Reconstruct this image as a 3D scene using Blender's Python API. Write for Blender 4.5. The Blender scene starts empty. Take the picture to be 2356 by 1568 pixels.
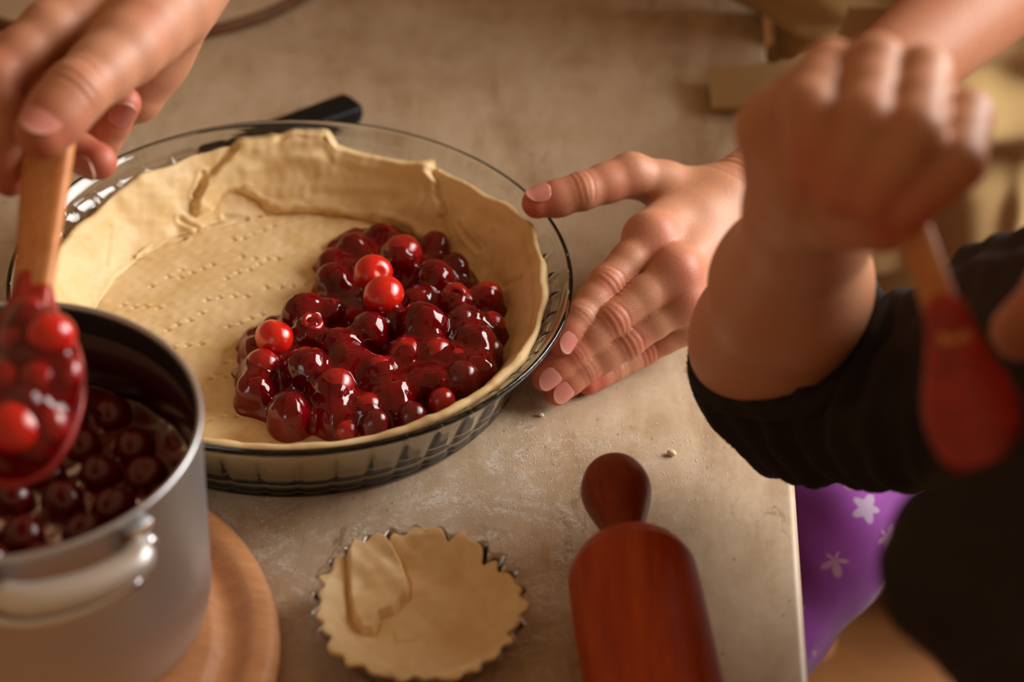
import bpy, bmesh, math, random
import numpy as np
from mathutils import Vector, Matrix
random.seed(7); rng = np.random.default_rng(7)
C = bpy.context.scene.collection
scene = bpy.context.scene

# ------------------------------------------------------------------ camera, world, light, exposure
PITCH, ROLL, LENS = math.radians(37.845), math.radians(3.139), 70.0
CAM = np.array([.1116, -.8078, .6383]); PW, PH = 2356, 1568; FPX = LENS / 36 * PW
FW = np.array([0, math.cos(PITCH), -math.sin(PITCH)])
U0 = np.array([0, math.sin(PITCH), math.cos(PITCH)]); R0 = np.array([1., 0, 0])
RT = math.cos(ROLL) * R0 + math.sin(ROLL) * U0
UP = -math.sin(ROLL) * R0 + math.cos(ROLL) * U0
cd = bpy.data.cameras.new('camera'); cam = bpy.data.objects.new('camera', cd); C.objects.link(cam)
cam.matrix_world = Matrix(((RT[0], UP[0], -FW[0], CAM[0]), (RT[1], UP[1], -FW[1], CAM[1]),
                           (RT[2], UP[2], -FW[2], CAM[2]), (0, 0, 0, 1)))
cd.lens = LENS; cd.sensor_width = 36; cd.clip_start = .02; cd.clip_end = 50
cd.dof.use_dof = True; cd.dof.focus_distance = .972; cd.dof.aperture_fstop = 4.3
scene.camera = cam
wd = bpy.data.worlds.new('world'); scene.world = wd; wd.use_nodes = True
wd.node_tree.nodes['Background'].inputs[0].default_value = (1, .57, .27, 1)
wd.node_tree.nodes['Background'].inputs[1].default_value = .26
def area(name, loc, target, sx, sy, power, col):
    l = bpy.data.lights.new(name, 'AREA'); l.shape = 'RECTANGLE'; l.size = sx; l.size_y = sy
    l.energy = power; l.color = col
    o = bpy.data.objects.new(name, l); C.objects.link(o); o.location = loc
    o.rotation_euler = (Vector(target) - Vector(loc)).to_track_quat('-Z', 'Y').to_euler()
    return o
area('window_right_offscreen', (1.78, .50, .90), (.1, -.05, 0), 1.6, 1.0, 66, (1, .95, .9))
scene.view_settings.view_transform = 'Standard'; scene.view_settings.look = 'None'
scene.view_settings.gamma = 1; scene.view_settings.exposure = .2; scene.view_settings.use_curve_mapping = False

def at(x, y, z):                       # the point at height z that the photograph shows at a pixel
    d = FW + RT * (x - PW / 2) / FPX + UP * (PH / 2 - y) / FPX
    return CAM + d * ((z - CAM[2]) / d[2])
def atd(x, y, dep):                    # the same at a distance from the camera
    return CAM + (FW + RT * (x - PW / 2) / FPX + UP * (PH / 2 - y) / FPX) * dep

# ------------------------------------------------------------------ helpers
def V(*a): return np.array(a, float)
def unit(v): v = np.asarray(v, float); return v / np.linalg.norm(v)
def lerp(a, b, t): return a + (b - a) * t
def sstep(a, b, x):
    t = np.clip((x - a) / (b - a), 0, 1); return t * t * (3 - 2 * t)
def tag(o, label=None, cat=None, group=None, kind=None):
    for k, v in (('label', label), ('category', cat), ('group', group), ('kind', kind)):
        if v: o[k] = v
    return o
def thing(name, label, cat, loc=(0, 0, 0), group=None):
    o = bpy.data.objects.new(name, None); C.objects.link(o); o.location = loc
    o.empty_display_size = .02
    return tag(o, label, cat, group)
def link(name, me, m, parent=None, smooth=True):
    o = bpy.data.objects.new(name, me); C.objects.link(o)
    if m: me.materials.append(m)
    if smooth: me.polygons.foreach_set('use_smooth', np.ones(len(me.polygons), bool))
    if parent:
        o.parent = parent; o.matrix_parent_inverse = Matrix.Translation(parent.location).inverted()
    return o
def mesh_np(name, v, f):
    me = bpy.data.meshes.new(name); v = np.asarray(v, np.float32); f = np.asarray(f, np.int32)
    me.vertices.add(len(v)); me.vertices.foreach_set('co', v.ravel())
    n, k = f.shape
    me.loops.add(n * k); me.loops.foreach_set('vertex_index', f.ravel())
    me.polygons.add(n); me.polygons.foreach_set('loop_start', np.arange(0, n * k, k, dtype=np.int32))
    me.update(calc_edges=True); me.validate(); return me
def grid_faces(nu, nv, wrap_u=False, off=0):
    i = np.arange(nu if wrap_u else nu - 1); j = np.arange(nv - 1)
    I, J = np.meshgrid(i, j, indexing='ij'); I2 = (I + 1) % nu
    return off + np.stack([I * nv + J, I2 * nv + J, I2 * nv + J + 1, I * nv + J + 1], -1).reshape(-1, 4)
def lathe(name, prof, m, parent=None, n=96, mat4=None):
    """closed profile [(r,z)...] from axis to axis turned about Z"""
    prof = np.array(prof, float); th = np.linspace(0, 2 * np.pi, n, endpoint=False)
    P = np.stack([np.outer(np.cos(th), prof[:, 0]), np.outer(np.sin(th), prof[:, 0]),
                  np.tile(prof[:, 1], (n, 1))], -1).reshape(-1, 3)
    if mat4 is not None: P = P @ mat4[:3, :3].T + mat4[:3, 3]
    me = mesh_np(name, P, grid_faces(n, len(prof), True))
    bm = bmesh.new(); bm.from_mesh(me); bmesh.ops.remove_doubles(bm, verts=bm.verts, dist=1e-6)
    bmesh.ops.recalc_face_normals(bm, faces=bm.faces); bm.to_mesh(me); bm.free()
    return link(name, me, m, parent)
def smooth_prof(pts, n=8):
    """Catmull-Rom through the profile points"""
    p = np.array(pts, float); q = np.vstack([2 * p[0] - p[1], p, 2 * p[-1] - p[-2]]); out = []
    for i in range(1, len(q) - 2):
        for t in np.linspace(0, 1, n, endpoint=False):
            a, b, c, d = q[i - 1], q[i], q[i + 1], q[i + 2]
            out.append(.5 * (2 * b + (c - a) * t + (2 * a - 5 * b + 4 * c - d) * t * t + (3 * b - a - 3 * c + d) * t ** 3))
    out.append(p[-1]); out = np.array(out); out[:, 0] = np.maximum(out[:, 0], 0); return out
def frame(origin, zdir, xhint=(1, 0, 0)):
    z = unit(zdir); x = np.asarray(xhint, float); x = unit(x - z * (x @ z)); y = np.cross(z, x)
    M = np.eye(4); M[:3, 0] = x; M[:3, 1] = y; M[:3, 2] = z; M[:3, 3] = origin; return M
def box_mesh(name, sx, sy, sz, bev, seg=3):
    bm = bmesh.new(); bmesh.ops.create_cube(bm, size=1)
    bmesh.ops.scale(bm, vec=(sx, sy, sz), verts=bm.verts)
    if bev: bmesh.ops.bevel(bm, geom=bm.edges[:], offset=bev, segments=seg, affect='EDGES', profile=.5)
    me = bpy.data.meshes.new(name); bm.to_mesh(me); bm.free(); return me
def tube(name, pts, rad, m, parent=None, n=12, flat=1, up=(0, 0, 1)):
    pts = [np.asarray(p, float) for p in pts]; rad = np.broadcast_to(rad, len(pts)); rings = []
    for i, p in enumerate(pts):
        t = unit(pts[min(i + 1, len(pts) - 1)] - pts[max(i - 1, 0)])
        s = np.cross(t, up); s = unit(s) if np.linalg.norm(s) > 1e-6 else V(1, 0, 0); u = np.cross(s, t)
        a = np.linspace(0, 2 * np.pi, n, endpoint=False)
        rings.append(p + rad[i] * (np.outer(np.cos(a), s) + flat * np.outer(np.sin(a), u)))
    vs = np.vstack([np.array(rings).reshape(-1, 3), pts[0], pts[-1]]); k = len(pts)
    f = [(i * n + j, i * n + (j + 1) % n, (i + 1) * n + (j + 1) % n, (i + 1) * n + j) for i in range(k - 1) for j in range(n)]
    f += [((j + 1) % n, j, k * n) for j in range(n)] + [((k - 1) * n + j, (k - 1) * n + (j + 1) % n, k * n + 1) for j in range(n)]
    me = bpy.data.meshes.new(name); me.from_pydata(vs.tolist(), [], f); me.update()
    return link(name, me, m, parent)
def bezier(pts, n=10): return smooth_prof3(pts, n)
def smooth_prof3(pts, n=10):
    p = np.array(pts, float); q = np.vstack([2 * p[0] - p[1], p, 2 * p[-1] - p[-2]]); out = []
    for i in range(1, len(q) - 2):
        a, b, c, d = q[i - 1], q[i], q[i + 1], q[i + 2]
        for t in np.linspace(0, 1, n, endpoint=False):
            out.append(.5 * (2 * b + (c - a) * t + (2 * a - 5 * b + 4 * c - d) * t * t + (3 * b - a - 3 * c + d) * t ** 3))
    out.append(p[-1]); return np.array(out)

class Field:
    """distance field on a grid, joined softly and turned into one skin"""
    def __init__(s, lo, hi, h):
        s.lo = np.array(lo, float); s.h = h; n = np.ceil((np.array(hi) - s.lo) / h).astype(int) + 1
        s.ax = [(s.lo[i] + h * np.arange(n[i])).astype(np.float32) for i in range(3)]
        s.F = np.full(n, 1, np.float32)
    def like(s):
        o = Field.__new__(Field); o.lo, o.h, o.ax = s.lo, s.h, s.ax; o.F = np.full(s.F.shape, 1, np.float32); return o
    def sub(s, lo, hi):
        sl = []
        for i in range(3):
            a = int(np.clip((lo[i] - s.lo[i]) / s.h, 0, len(s.ax[i]) - 1)); b = int(np.clip((hi[i] - s.lo[i]) / s.h + 2, 1, len(s.ax[i])))
            if b <= a: return None, None
            sl.append(slice(a, b))
        return tuple(sl), (s.ax[0][sl[0]][:, None, None], s.ax[1][sl[1]][None, :, None], s.ax[2][sl[2]][None, None, :])
    def cone(s, a, b, ra, rb, k=.003, flat=None, cut=False):
        a = np.asarray(a, float); b = np.asarray(b, float); m = max(ra, rb) + k + .004
        sl, g = s.sub(np.minimum(a, b) - m, np.maximum(a, b) + m)
        if sl is None: return s
        ab = b - a; L2 = max(ab @ ab, 1e-12)
        p = [g[i] - np.float32(a[i]) for i in range(3)]
        t = np.clip((p[0] * ab[0] + p[1] * ab[1] + p[2] * ab[2]) / L2, 0, 1).astype(np.float32)
        q = [p[i] - t * np.float32(ab[i]) for i in range(3)]
        d2 = q[0] ** 2 + q[1] ** 2 + q[2] ** 2
        if flat is not None:
            n, f = flat; qn = q[0] * n[0] + q[1] * n[1] + q[2] * n[2]; d2 = d2 + (f * f - 1) * qn * qn
        d = np.sqrt(d2) - (ra + (rb - ra) * t)
        s.F[sl] = smax(s.F[sl], -d, k) if cut else smin(s.F[sl], d, k)
        return s
    def ball(s, a, r, k=.003, flat=None, cut=False): return s.cone(a, np.asarray(a) + 1e-6, r, r, k, flat, cut)
    def join(s, o, k): s.F = smin(s.F, o.F, k); return s
    def skin(s):
        F = s.F; S = F < 0; c = np.zeros(tuple(np.array(F.shape) - 1), np.int8)
        offs = [(i, j, k) for i in (0, 1) for j in (0, 1) for k in (0, 1)]; n = c.shape
        for o in offs: c += S[o[0]:o[0] + n[0], o[1]:o[1] + n[1], o[2]:o[2] + n[2]]
        act = np.argwhere((c > 0) & (c < 8)); idx = np.full(n, -1, np.int32)
        idx[act[:, 0], act[:, 1], act[:, 2]] = np.arange(len(act))
        val = np.stack([F[act[:, 0] + o[0], act[:, 1] + o[1], act[:, 2] + o[2]] for o in offs], 1)
        pos = np.zeros((len(act), 3)); cnt = np.zeros(len(act)); oa = np.array(offs, float)
        for e0 in range(8):
            for ax, st in ((0, 4), (1, 2), (2, 1)):
                if offs[e0][ax] == 0:
                    e1 = e0 + st; v0, v1 = val[:, e0], val[:, e1]; mk = (v0 < 0) != (v1 < 0)
                    t = v0[mk] / (v0[mk] - v1[mk]); pos[mk] += oa[e0] + (oa[e1] - oa[e0]) * t[:, None]; cnt[mk] += 1
        vs = s.lo + (act + pos / cnt[:, None]) * s.h; quads = []
        for ax in range(3):
            u, w = [(1, 2), (2, 0), (0, 1)][ax]
            A = S[tuple(slice(None, -1) if i == ax else slice(1, -1) for i in range(3))]
            B = S[tuple(slice(1, None) if i == ax else slice(1, -1) for i in range(3))]
            e = np.argwhere(A != B); ins = A[e[:, 0], e[:, 1], e[:, 2]]
            base = e + np.array([0 if i == ax else 1 for i in range(3)])
            def cell(du, dw):
                b = base.copy(); b[:, u] += du; b[:, w] += dw; return idx[b[:, 0], b[:, 1], b[:, 2]]
            q = np.stack([cell(-1, -1), cell(0, -1), cell(0, 0), cell(-1, 0)], 1)
            q[~ins] = q[~ins][:, ::-1]; quads.append(q)
        return vs, np.vstack(quads)
def smin(a, b, k):
    if k <= 0: return np.minimum(a, b)
    h = np.maximum(k - np.abs(a - b), 0) / k; return np.minimum(a, b) - h * h * (k * .25)
def smax(a, b, k): return -smin(-a, -b, k)
def normals(vs, f):
    n = np.zeros_like(vs); q = vs[f]; fn = np.cross(q[:, 2] - q[:, 0], q[:, 3] - q[:, 1])
    for i in range(4): np.add.at(n, f[:, i], fn)
    return n / np.maximum(np.linalg.norm(n, axis=1, keepdims=True), 1e-12)
def relax(vs, f, it=2, lam=.5):
    e = np.vstack([f[:, [0, 1]], f[:, [1, 2]], f[:, [2, 3]], f[:, [3, 0]]]); n = len(vs)
    cnt = np.bincount(e.ravel(), minlength=n).astype(float)
    for _ in range(it):
        s = np.stack([np.bincount(e[:, 0], vs[e[:, 1], i], n) + np.bincount(e[:, 1], vs[e[:, 0], i], n) for i in range(3)], 1)
        vs = vs + lam * (s / cnt[:, None] - vs)
    return vs
def pnoise(p, seed, n=14, lo=1., hi=1.):
    """cheap smooth noise: a sum of sine waves; p is Nx3 already scaled"""
    r = np.random.default_rng(seed); out = 0
    for _ in range(n):
        d = unit(r.normal(size=3)) * r.uniform(lo, hi); out = out + np.sin(p @ d * 6.283 + r.uniform(0, 6.283))
    return out / math.sqrt(n)
def vcol(me, name, rgb):
    a = me.color_attributes.new(name, 'FLOAT_COLOR', 'POINT'); c = np.ones((len(me.vertices), 4), np.float32)
    c[:, :3] = rgb; a.data.foreach_set('color', c.ravel())

# ------------------------------------------------------------------ where the table stands
TA = math.atan2(.016, .472)                       # the table's right edge runs a little to the right of straight away
edge_mid = V(.2556, 0.01, 0)                       # a point of the edge
cx = edge_mid - V(math.cos(-TA), math.sin(-TA), 0) * .75 + V(math.sin(TA), math.cos(TA), 0) * .10
def on_table(p): d = np.asarray(p, float)[:2] - cx[:2]; return (d[0] * math.cos(TA) - d[1] * math.sin(TA), d[0] * math.sin(TA) + d[1] * math.cos(TA), .015)
# ------------------------------------------------------------------ materials
class N:
    def __init__(s, name):
        s.m = bpy.data.materials.new(name); s.m.use_nodes = True; s.t = s.m.node_tree
        s.b = s.t.nodes['Principled BSDF']; s._co = None
    def n(s, typ, ins=None, **kw):
        o = s.t.nodes.new(typ)
        for k, v in kw.items(): setattr(o, k, v)
        for k, v in (ins or {}).items(): s.set(o.inputs[k], v)
        return o
    def set(s, sock, v):
        if isinstance(v, bpy.types.NodeSocket): s.t.links.new(v, sock)
        elif isinstance(v, bpy.types.Node): s.t.links.new(v.outputs[0], sock)
        elif sock.type == 'RGBA' and not isinstance(v, (int, float)): sock.default_value = tuple(v) + ((1,) if len(v) == 3 else ())
        else: sock.default_value = v
    def P(s, **kw):
        for k, v in kw.items(): s.set(s.b.inputs[k.replace('_', ' ')], v)
        return s
    def co(s, scale=(1, 1, 1), rot=(0, 0, 0)):
        if s._co is None: s._co = s.n('ShaderNodeTexCoord').outputs['Object']
        return s.n('ShaderNodeMapping', {'Vector': s._co, 'Scale': scale, 'Rotation': rot}).outputs[0]
    def noise(s, scale, detail=4, rough=.55, vec=None, dist=0, out=0):
        return s.n('ShaderNodeTexNoise', {'Vector': vec if vec is not None else s.co(), 'Scale': scale, 'Detail': detail, 'Roughness': rough, 'Distortion': dist}).outputs[out]
    def ramp(s, fac, stops):
        o = s.n('ShaderNodeValToRGB', {'Fac': fac}); e = o.color_ramp.elements
        while len(e) < len(stops): e.new(.5)
        for i, (p, c) in enumerate(stops): e[i].position = p; e[i].color = (*c, 1) if len(c) == 3 else c
        return o.outputs[0]
    def mix(s, fac, a, b, mode='MIX'):
        o = s.n('ShaderNodeMix', data_type='RGBA', blend_type=mode)
        s.set(o.inputs[0], fac); s.set(o.inputs[6], a); s.set(o.inputs[7], b); return o.outputs[2]
    def math(s, op, a, b=0.):
        o = s.n('ShaderNodeMath', operation=op); s.set(o.inputs[0], a); s.set(o.inputs[1], b); return o.outputs[0]
    def bump(s, h, strength, dist=.001):
        o = s.n('ShaderNodeBump', {'Height': h, 'Strength': strength, 'Distance': dist}); s.set(s.b.inputs['Normal'], o.outputs[0]); return s
    def attr(s, name): return s.n('ShaderNodeAttribute', attribute_name=name).outputs['Color']
g3 = lambda v: (v, v, v)

def m_table():
    k = N('travertine_laminate')
    v = k.co((14, 3.2, 4), (0, 0, .12))
    big = k.noise(1.6, 5, .6, v, 1.2); fine = k.noise(220, 3, .7); mid = k.noise(26, 5, .65)
    c = k.ramp(big, [(.28, (.32, .205, .12)), (.45, (.44, .31, .19)), (.58, (.54, .405, .27)), (.76, (.40, .275, .165))])
    c = k.mix(k.ramp(mid, [(.38, g3(0)), (.66, g3(.7))]), c, (.59, .47, .34))
    blot = k.noise(11, 5, .7, k.co((1.6, .7, 1)), .6)
    c = k.mix(k.ramp(blot, [(.50, g3(0)), (.68, g3(.45))]), c, (.33, .21, .12))
    vein = k.noise(1.6, 5, .6, k.co((16, 3.4, 4), (0, 0, .1)), 1.4)
    vm = k.math('MULTIPLY', k.ramp(vein, [(.485, g3(0)), (.5, g3(.7)), (.515, g3(0))]), k.ramp(k.noise(9, 3, .5), [(.5, g3(0)), (.62, g3(1))]))
    c = k.mix(vm, c, (.24, .15, .085))
    sp = k.n('ShaderNodeTexVoronoi', {'Vector': k.co((1, .6, 1)), 'Scale': 120, 'Randomness': 1}).outputs['Distance']
    c = k.mix(k.ramp(sp, [(.06, g3(.6)), (.10, g3(0))]), c, (.24, .15, .09))
    c = k.mix(k.ramp(fine, [(.3, g3(.22)), (.6, g3(0))]), c, (.32, .23, .15))
    # flour rubbed into the surface round the dish and the rolling pin
    pos = k.n('ShaderNodeTexCoord').outputs['Object']
    def patch(px_, py_, r):
        d = k.n('ShaderNodeVectorMath', operation='DISTANCE'); k.set(d.inputs[0], pos); k.set(d.inputs[1], on_table((px_, py_)))
        return k.ramp(k.math('DIVIDE', d.outputs['Value'], r), [(.25, g3(1)), (1, g3(0))])
    area_ = k.math('MAXIMUM', patch(.12, -.115, .10), k.math('MAXIMUM', patch(.11, -.185, .09), patch(.03, -.15, .08)))
    fl = k.ramp(k.noise(34, 6, .75, k.co((1, 1, 1)), 1.5), [(.47, g3(0)), (.60, g3(1))])
    dust = k.ramp(k.noise(520, 2, .8), [(.40, g3(0)), (.56, g3(1))])
    fac = k.math('MULTIPLY', k.math('MULTIPLY', fl, dust), k.math('MULTIPLY', area_, .7))
    c = k.mix(fac, c, (.80, .77, .73))
    k.P(Base_Color=c, Roughness=k.ramp(mid, [(.3, g3(.34)), (.7, g3(.46))]), Specular_IOR_Level=.45)
    return k.bump(k.mix(.35, fine, mid), .12, .0006).m

def m_wood(name, a, b, c, scale=(3, 40, 40), rough=.45, rot=(0, 0, 0), spec=.4, coat=0):
    k = N(name); v = k.co(scale, rot)
    g = k.noise(3, 6, .6, v, .6); f = k.noise(16, 3, .7, v)
    col = k.ramp(g, [(.25, a), (.5, b), (.75, c)])
    col = k.mix(k.ramp(f, [(.35, g3(.35)), (.6, g3(0))]), col, tuple(x * .62 for x in a))
    k.P(Base_Color=col, Roughness=rough, Specular_IOR_Level=spec, Coat_Weight=coat, Coat_Roughness=.2)
    return k.bump(f, .15, .0005).m

def m_skin(name, base, red, dark=None):
    k = N(name); a = k.attr('tint')
    sep = k.n('ShaderNodeSeparateColor', {'Color': a})
    nz = k.noise(60, 4, .6); fine = k.noise(650, 4, .7)
    vor = k.n('ShaderNodeTexVoronoi', {'Vector': k.co(), 'Scale': 900}, feature='DISTANCE_TO_EDGE').outputs['Distance']
    f = k.math('ADD', sep.outputs[0], k.math('MULTIPLY', k.math('SUBTRACT', nz, .5), .55))
    c = k.mix(f, base, red)
    c = k.mix(k.ramp(fine, [(.35, g3(.16)), (.6, g3(0))]), c, tuple(x * .6 for x in red))
    k.P(Base_Color=c, Roughness=k.ramp(fine, [(.3, g3(.36)), (.7, g3(.52))]), Specular_IOR_Level=.42, Subsurface_Weight=.22,
        Subsurface_Radius=(1, .35, .18), Subsurface_Scale=.004)
    h = k.math('ADD', k.math('MULTIPLY', fine, .7), k.math('MULTIPLY', k.ramp(vor, [(0, g3(0)), (.12, g3(1))]), .5))
    return k.bump(h, .22, .0006).m

def m_nail():
    k = N('fingernail'); a = k.attr('tint')
    k.P(Base_Color=a, Roughness=.22, Specular_IOR_Level=.5, Subsurface_Weight=.15, Subsurface_Radius=(1, .4, .3), Subsurface_Scale=.002,
        Coat_Weight=.4, Coat_Roughness=.12)
    return k.m

def m_dough(name='dough', a=(.76, .55, .275), b=(.84, .645, .37), c=(.70, .475, .20)):
    k = N(name)
    n1 = k.noise(38, 5, .6, dist=.8); n2 = k.noise(110, 4, .65); n3 = k.noise(600, 2, .6)
    col = k.ramp(n1, [(.28, c), (.45, a), (.7, b)])
    col = k.mix(k.ramp(n2, [(.58, g3(0)), (.78, g3(.5))]), col, (.72, .47, .18))
    k.P(Base_Color=col, Roughness=.52, Specular_IOR_Level=.32, Subsurface_Weight=.12, Subsurface_Radius=(1, .6, .3), Subsurface_Scale=.003)
    return k.bump(k.mix(.5, n2, n3), .28, .0008).m

def m_cherry(name, dark, light, rough=.12, coat=1.):
    k = N(name); n = k.noise(95, 4, .6, dist=.6); f = k.noise(330, 3, .6)
    col = k.ramp(n, [(.3, dark), (.68, light)])
    k.P(Base_Color=col, Roughness=rough, Specular_IOR_Level=.5, Subsurface_Weight=.3, Subsurface_Radius=(1, .12, .08), Subsurface_Scale=.004,
        Coat_Weight=coat * .6, Coat_Roughness=.04, Coat_IOR=1.45)
    return k.bump(k.mix(.4, n, f), .12, .0008).m

def m_sauce(name, col, trans=.55):
    k = N(name); n = k.noise(70, 3, .5)
    k.P(Base_Color=k.ramp(n, [(.35, col), (.7, tuple(min(1, x * 1.9) for x in col))]), Roughness=.06, Specular_IOR_Level=.5, IOR=1.42,
        Transmission_Weight=trans, Subsurface_Weight=.25, Subsurface_Radius=(1, .1, .08), Subsurface_Scale=.004, Coat_Weight=.25, Coat_Roughness=.03)
    return k.bump(n, .10, .001).m

def m_metal(name, col, rough, brush=None, metallic=1.):
    k = N(name)
    k.P(Base_Color=col, Metallic=metallic, Roughness=rough)
    if brush: k.bump(k.noise(6, 3, .6, k.co(brush)), .12, .0006)
    return k.m

def m_glass():
    k = N('pressed_glass')
    k.P(Base_Color=(.93, .96, .93), Transmission_Weight=1, Roughness=.0, IOR=1.47, Specular_IOR_Level=.5)
    return k.m

def m_cloth(name, col, scale=900, rough=.85, var=.25, bump=.25, sheen=.12):
    k = N(name); w = k.noise(scale, 2, .6); n = k.noise(18, 4, .6)
    c = k.mix(k.ramp(n, [(.3, g3(var)), (.7, g3(0))]), col, tuple(x * .6 for x in col))
    k.P(Base_Color=c, Roughness=rough, Specular_IOR_Level=.15, Sheen_Weight=sheen)
    return k.bump(w, bump, .0008).m

def m_star():
    k = N('purple_star_cotton')
    vec = k.co(); vo = k.n('ShaderNodeTexVoronoi', {'Vector': vec, 'Scale': 36, 'Randomness': .7})
    df = k.n('ShaderNodeVectorMath', operation='SUBTRACT'); k.set(df.inputs[0], vec); k.set(df.inputs[1], vo.outputs['Position'])
    xyz = k.n('ShaderNodeSeparateXYZ', {'Vector': df.outputs[0]})
    ang = k.math('ARCTAN2', k.math('ADD', xyz.outputs[1], k.math('MULTIPLY', xyz.outputs[2], .7)), xyz.outputs[0])
    pts = k.math('MULTIPLY', k.math('COSINE', k.math('MULTIPLY', ang, 5.)), .07)          # five points of a star
    f = k.ramp(k.math('SUBTRACT', vo.outputs['Distance'], pts), [(.22, g3(.7)), (.28, g3(0))])
    pick = k.n('ShaderNodeSeparateColor', {'Color': vo.outputs['Color']}).outputs[0]
    pr = k.ramp(pick, [(.35, (.42, .36, .46)), (.5, (.22, .22, .34)), (.65, (.40, .24, .26))])
    n = k.noise(14, 4, .6)
    base = k.ramp(n, [(.3, (.13, .012, .17)), (.7, (.25, .03, .31))])
    k.P(Base_Color=k.mix(f, base, pr), Roughness=.8, Sheen_Weight=.2)
    return k.m

def m_wall():
    k = N('painted_plaster'); n = k.noise(5, 5, .6)
    k.P(Base_Color=k.ramp(n, [(.3, (.52, .38, .25)), (.7, (.58, .43, .29))]), Roughness=.8)
    return k.bump(k.noise(160, 3, .6), .1, .001).m
M = dict(
    table=m_table(), glass=m_glass(), dough=m_dough(),
    beech=m_wood('beech_board', (.56, .25, .10), (.66, .31, .13), (.72, .36, .165), (9, 60, 30), .5, (0, 0, .6)),
    spoonwood=m_wood('spoon_wood', (.50, .18, .05), (.62, .25, .08), (.68, .30, .11), (30, 4, 30), .5),
    pinwood=m_wood('rolling_pin_wood', (.30, .032, .002), (.42, .055, .003), (.50, .080, .006), (60, 5, 60), .45, (0, 0, .13), .2, .05),
    pinhandle=m_wood('rolling_pin_handle_wood', (.17, .020, .002), (.24, .032, .003), (.29, .046, .005), (60, 5, 60), .45, (0, 0, .13), .2, .05),
    floorwood=m_wood('floor_wood', (.17, .065, .018), (.23, .095, .028), (.28, .12, .036), (2, 14, 3), .5),
    farboard=m_wood('pale_board', (.48, .35, .22), (.54, .40, .27), (.58, .44, .30), (8, 30, 20), .5),
    darkedge=m_wood('dark_wood_edge', (.10, .035, .010), (.16, .060, .016), (.22, .09, .02), (8, 30, 20), .5),
    aluminium=m_metal('brushed_aluminium', (.60, .62, .65), .36, (3, 3, 120), .85), steel=m_metal('polished_steel', (.74, .75, .78), .22),
    satin=m_metal('satin_aluminium', (.78, .77, .76), .42, None, .6), rust=m_metal('rusty_bracket', (.30, .17, .09), .5), tin=m_metal('tin_plate', (.42, .37, .32), .34), nonstick=N('dark_nonstick').P(Base_Color=(.018, .017, .020), Roughness=.32).m,
    stained=N('sauce_stained_lining').P(Base_Color=(.045, .003, .005), Roughness=.3).m,
    black=N('black_plastic').P(Base_Color=(.003, .003, .0035), Roughness=.5, Specular_IOR_Level=.25).m,
    skin=m_skin('adult_skin', (.545, .262, .148), (.53, .115, .070)), child_skin=m_skin('child_skin', (.545, .255, .14), (.52, .115, .068)),
    nail=m_nail(), khaki=m_cloth('khaki_cotton', (.43, .29, .12), 1200), khaki_dark=m_cloth('khaki_trousers', (.27, .16, .055), 1200),
    charcoal=m_cloth('charcoal_jersey', (.030, .023, .021), 700, .85, .3, .25, 0), fuzz=m_cloth('fleece_cuff', (.030, .023, .021), 1500, .95, .3, .8),
    purple=m_star(), hair=m_cloth('dark_hair', (.02, .010, .005), 300, .45),
    flour=N('flour').P(Base_Color=(.86, .83, .78), Roughness=.9).m, crumb=N('dough_crumb').P(Base_Color=(.72, .58, .36), Roughness=.7).m,
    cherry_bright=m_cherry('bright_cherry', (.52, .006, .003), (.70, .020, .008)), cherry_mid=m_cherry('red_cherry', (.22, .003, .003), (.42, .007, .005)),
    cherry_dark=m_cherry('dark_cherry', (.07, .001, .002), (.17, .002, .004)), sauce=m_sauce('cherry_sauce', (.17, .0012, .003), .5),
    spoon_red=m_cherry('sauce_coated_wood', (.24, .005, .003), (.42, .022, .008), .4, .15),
)

# ------------------------------------------------------------------ the setting and the table
fl = link('floor', box_mesh('floor', 6, 6, .04, 0), M['floorwood'], smooth=False); fl.location = (0, .5, -.77); tag(fl, kind='structure')
wb = link('wall_back', box_mesh('wall_back', 6, .1, 2.8, 0), m_wall(), smooth=False); wb.location = (0, 3.45, .61); tag(wb, kind='structure')
tb = thing('kitchen_table', 'table with beige travertine-look top carrying the baking things', 'table', (0, 0, -.75))
tt = link('tabletop', box_mesh('tabletop', 1.5, 1.35, .03, .0045, 4), M['table'], tb)
tt.rotation_euler = (0, 0, -TA)
tt.location = (cx[0], cx[1], -.015)
for sx, sy in ((-.68, -.58), (-.68, .58), (.66, -.58), (.66, .58)):
    lg = link('leg', box_mesh('leg', .05, .05, .72, .004), M['floorwood'], tb)
    p = cx + V(math.cos(-TA), math.sin(-TA), 0) * sx + V(math.sin(TA), math.cos(TA), 0) * sy
    lg.location = (p[0], p[1], -.389); lg.rotation_euler = (0, 0, -TA)

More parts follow.
